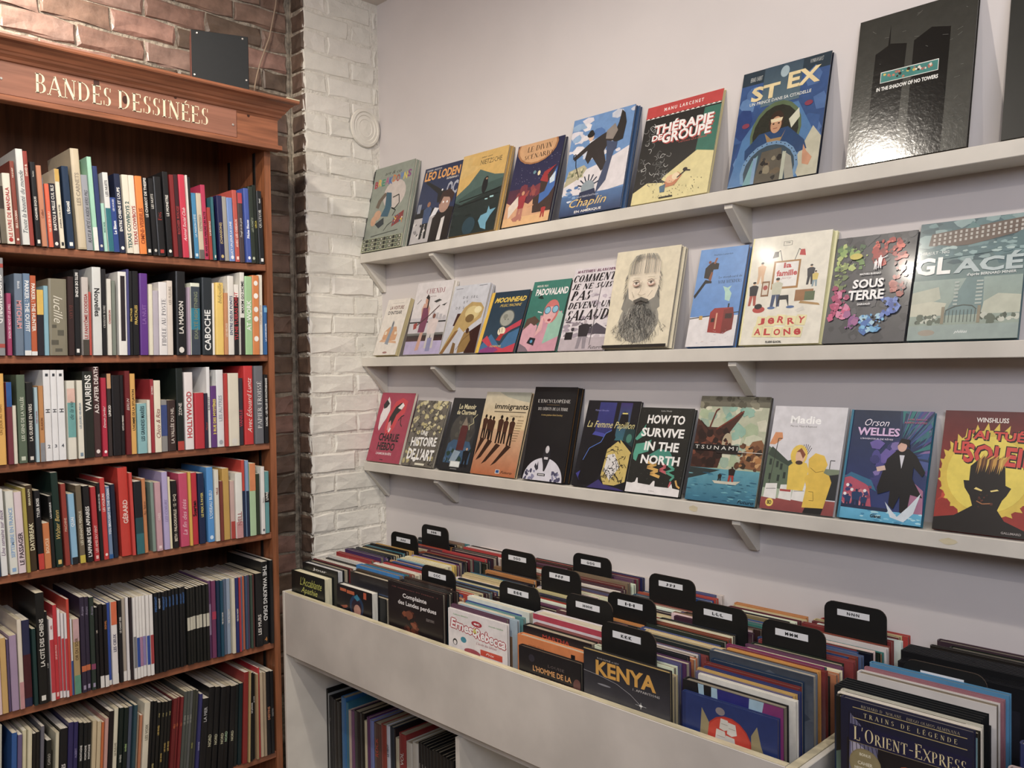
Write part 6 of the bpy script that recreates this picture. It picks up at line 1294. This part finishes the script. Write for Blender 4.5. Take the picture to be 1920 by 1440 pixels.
column(1.505, .232, 1.474, ('in the bin row behind the orange album', 'of the orange album row'),
    [(.014, .252, '1f1d21', a_homme, 'black album with orange capital lettering in front of an orange album', dict(w=.20, dy=.018)), (.02, .272, 'dd8244', a_orange, 'orange album between two black ones, with a small black tab', dict(w=.216, dy=.0)), (.024, .29, '1a181a', stripc('18161a', 'MARTHA', 'a83428', '5c5468'), 'black album with red lettering and slate panel behind the orange one', dict(w=.222, dy=0)), Cc(.012, .292, '8a4c48'), (.04, .312, 'd8d0d4', lambda a: (a.R(0, 0, 1, 1, 'd8d0d4'), a.R(0, .955, 1, 1, 'b83c50'), a.T('LES VOYAGES DE', .55, .92, .42, .03, '6a3a70', 'b'), a.T('HE PAO', .55, .855, .42, .06, '1c181c', 'b')), 'thick white boxed volume with a pink top band and purple lettering', dict(w=.224, dy=0))],
    [(1.625, 1.461, 'H'), (1.71, 1.393, 'I'), (1.93, 1.427, 'J')], 5, bg)
column(1.278, .254, 1.4715, ('in the bin row behind the black album with gold capitals', 'of the gold-capitals album row'),
    [(.010, .296, '26262a', a_kenya, 'black album with big gold capitals and a falling star', dict(w=.236, dy=.004, page='e0c890'))],
    [(1.49, 1.242, 'K'), (1.77, 1.187, 'L')], 6, bg)
column(1.018, .246, 1.478, ('in the bin row behind the navy ship album', 'of the ship album row'),
    [(.012, .262, '25376e', a_ship, 'navy album with a red disc and white sailing ship', dict(w=.214, dy=.006)), (.022, .282, '1c1c20', lambda a: (a.R(0, 0, 1, 1, '1c1c20'), a.R(.35, .0, .68, 1, '2c2c78'), a.P([(.2, .7), (.16, 1), (.22, 1), (.24, .7)], 'a0c0d0'), a.P([(.3, .7), (.3, 1), (.36, 1), (.38, .7)], 'a0c0d0'), a.R(.68, .0, 1, 1, '84306c'), a.P([(.66, .75), (.68, 1), (.82, 1), (.76, .75)], 'a0c0d0'), a.T('Malas', .45, .88, .5, .09, 'c8a050', 'i')), 'black, blue and purple album with gold script behind the ship album', dict(w=.226, dy=.0)), Cc(.012, .292, 'e0dcd0'), Cc(.014, .29, '6a6484'), Cc(.012, .292, 'c8a050'), Cc(.012, .294, '2c3870'), Cc(.014, .298, '7c2c28'), Cc(.014, .304, '1c3450'), (.02, .318, '6c7480', lambda a: (a.R(0, 0, 1, 1, '9aa0a8', '3c4450'), a.B(0, .6, 1, .95, 20, .05, .12, ['5c6470', '8a929c', '4a525e'], 3, .5), a.T('MATTÉO', .2, .95, .14, .018, 'c8c4b8', 's')), 'tall cloudy grey album in the row behind the navy ship album', dict(w=.236, dy=.0)), Cc(.012, .316, '5a4438'), Cc(.012, .318, 'd8953c'), Cc(.012, .316, '7c2a28'), Cc(.016, .316, '8c2c60'), Cc(.012, .312, '4a5c5c')],
    [(1.765, .985, 'M'), (1.995, .95, 'N')], 7, bg)
column(.733, .285, 1.452+.022, ('', 'of the train album row'),
    [(.014, .342, '1c1c38', a_orient, 'large navy album with gold serif capitals and an olive round seal', dict(w=.218, dy=.060)), (.016, .336, '201e18', lambda a: (a.R(0, 0, 1, 1, '8ab09c', '201e18'), a.P([(.4, .6), (.4, .86), (.56, .9), (.64, .97), (1, .98), (1, .6)], '7a9ca0'), a.P([(.0, 1), (0, .7), (.4, .84), (.56, 1)], '1e1c16')), 'black and sage album standing right behind the train album', dict(w=.235, dy=.045)), Cc(.008, .332, 'd8a070', w=.235, dy=.042), Cc(.014, .332, 'e0d8c8', w=.24, dy=.036), Cc(.012, .328, '26221c', dy=.04), Cc(.014, .328, 'c8c4b0', w=.24, dy=.03)]+[Cc(.011, .328, '14181a', w=.25, dy=.012, page='3a342c') for _ in range(5)]+[Cc(.02, .30, '16181c'), Cc(.026, .29, '1c1c20')]+[Cc(.024, .325, 'd8d0c8', w=.25, dy=.01), Cc(.012, .33, 'a06870', w=.25, dy=.015), (.016, .337, '4c8cb4', None, 'blue album with cream page edges behind the O divider', dict(w=.25, dy=.02)), Cc(.06, .29, '1a1a1c', gap=1), Cc(.06, .29, '1a1a1c', gap=1)]+[Cc(.009, .304, '17171a', w=.25, dy=.02, page='3a342c') for _ in range(4)]+[Cc(.009, .316, '141416', w=.245, dy=.012, page='3a342c') for _ in range(6)],
    [(1.71, .652, 'O')], 8, bg)
column(.418, .262, 1.50, ('in the bin row cut off by the right edge', 'of the row at right edge'),
    [(.02, .262, '24386c', lambda a: (a.R(0, 0, 1, 1, '2c3c78'), a.R(.04, .04, .96, .96, '34468a')), 'small blue book at the lower right corner of the frame', dict(w=.2, dy=.03)), (.02, .28, 'c0a8a0', None, 'pinkish beige album behind the small blue book at lower right', dict(w=.24, dy=0)), Cc(.02, .30, '5c2c28'), Cc(.02, .31, '2c3460'), Cc(.012, .312, 'c87840'), Cc(.02, .312, 'b87038')], [], 9, bg)

# ---------------------------------------------------------------- upright books on the open shelf under the bin, spines to the room
def under(data):
    prev = 9; X = 1.605; items = []
    for ln in data.strip().split('\n'):
        a_, b_, zt, c, txt, tc = (ln+'||').replace('|', ',').split(',')[:6]
        ya, yb = onX(500+float(a_)/4.8, 1436, X)[1], onX(500+float(b_)/4.8, 1436, X)[1]; ya = min(ya, prev-.0004, YL-.0135); yb = min(yb, ya-.005); prev = yb; items.append((ya, yb, float(zt), c, txt, tc))
    n = len(items)
    for i, (ya, yb, zt, c, txt, tc) in enumerate(items):
        t = ya-yb; h = zt-.166; r = book((X, ya, .1655), t-.0003, .24, h, c, True, page='a89c84'); r.rotation_euler = (0, 0, -math.pi/2)
        if txt: spine_print(r, t-.0003, h, [tspec(txt, .72, tc or 'd8d4cc', t, h, 'u', 'b', .45, .3)])
        tag(r, f'{cname(c)} book spine, {ordn(i+1)} from the left on the open shelf under the white bin', 'book', 'books on the open shelf under the bin')
under('''
398,430,.476,1a1816
432,452,.474,1c1a18
455,520,.462,a0a09c
522,545,.456,17171a,LES,a8a49c
547,566,.456,1a1816,LES GENS,a8a49c
568,588,.458,1c1a1a
590,610,.456,17151a
612,640,.452,221c1a
642,676,.450,1c1816
680,722,.474,2468a0
725,742,.462,2c6c84
745,765,.440,b8a494
767,792,.442,74486c
795,845,.448,241c1c,,
848,884,.450,1a1414
886,905,.430,c8bc98
908,934,.446,5c2c5c
936,966,.442,6c78b0
970,1030,.440,5c4038,ROCK,b8402c
1033,1080,.446,8c3428
1083,1112,.450,c0c4d0,LE VENT,203040
1114,1150,.452,1c2a38
1153,1162,.45,241a1c
1164,1192,.425,b8b094
1194,1255,.446,8c2828,VOL,c8c0b8
1258,1312,.430,c0bcb0
1314,1365,.438,c8c4b8
1368,1392,.446,17171a,HUMAIN,a8a49c
1394,1418,.446,17171a,HUMAIN,a8a49c
1420,1444,.444,17171a,HUMAIN,a8a49c
1446,1470,.442,17171a,HUMAIN,a8a49c
1472,1500,.440,1a1a1a
1502,1530,.444,1c1c1c,HUMAIN,a8a49c
1532,1562,.444,1a1818
1564,1592,.440,1c1818
1594,1622,.440,17171a
1624,1652,.438,17171a
1654,1680,.438,1c1a1a''')
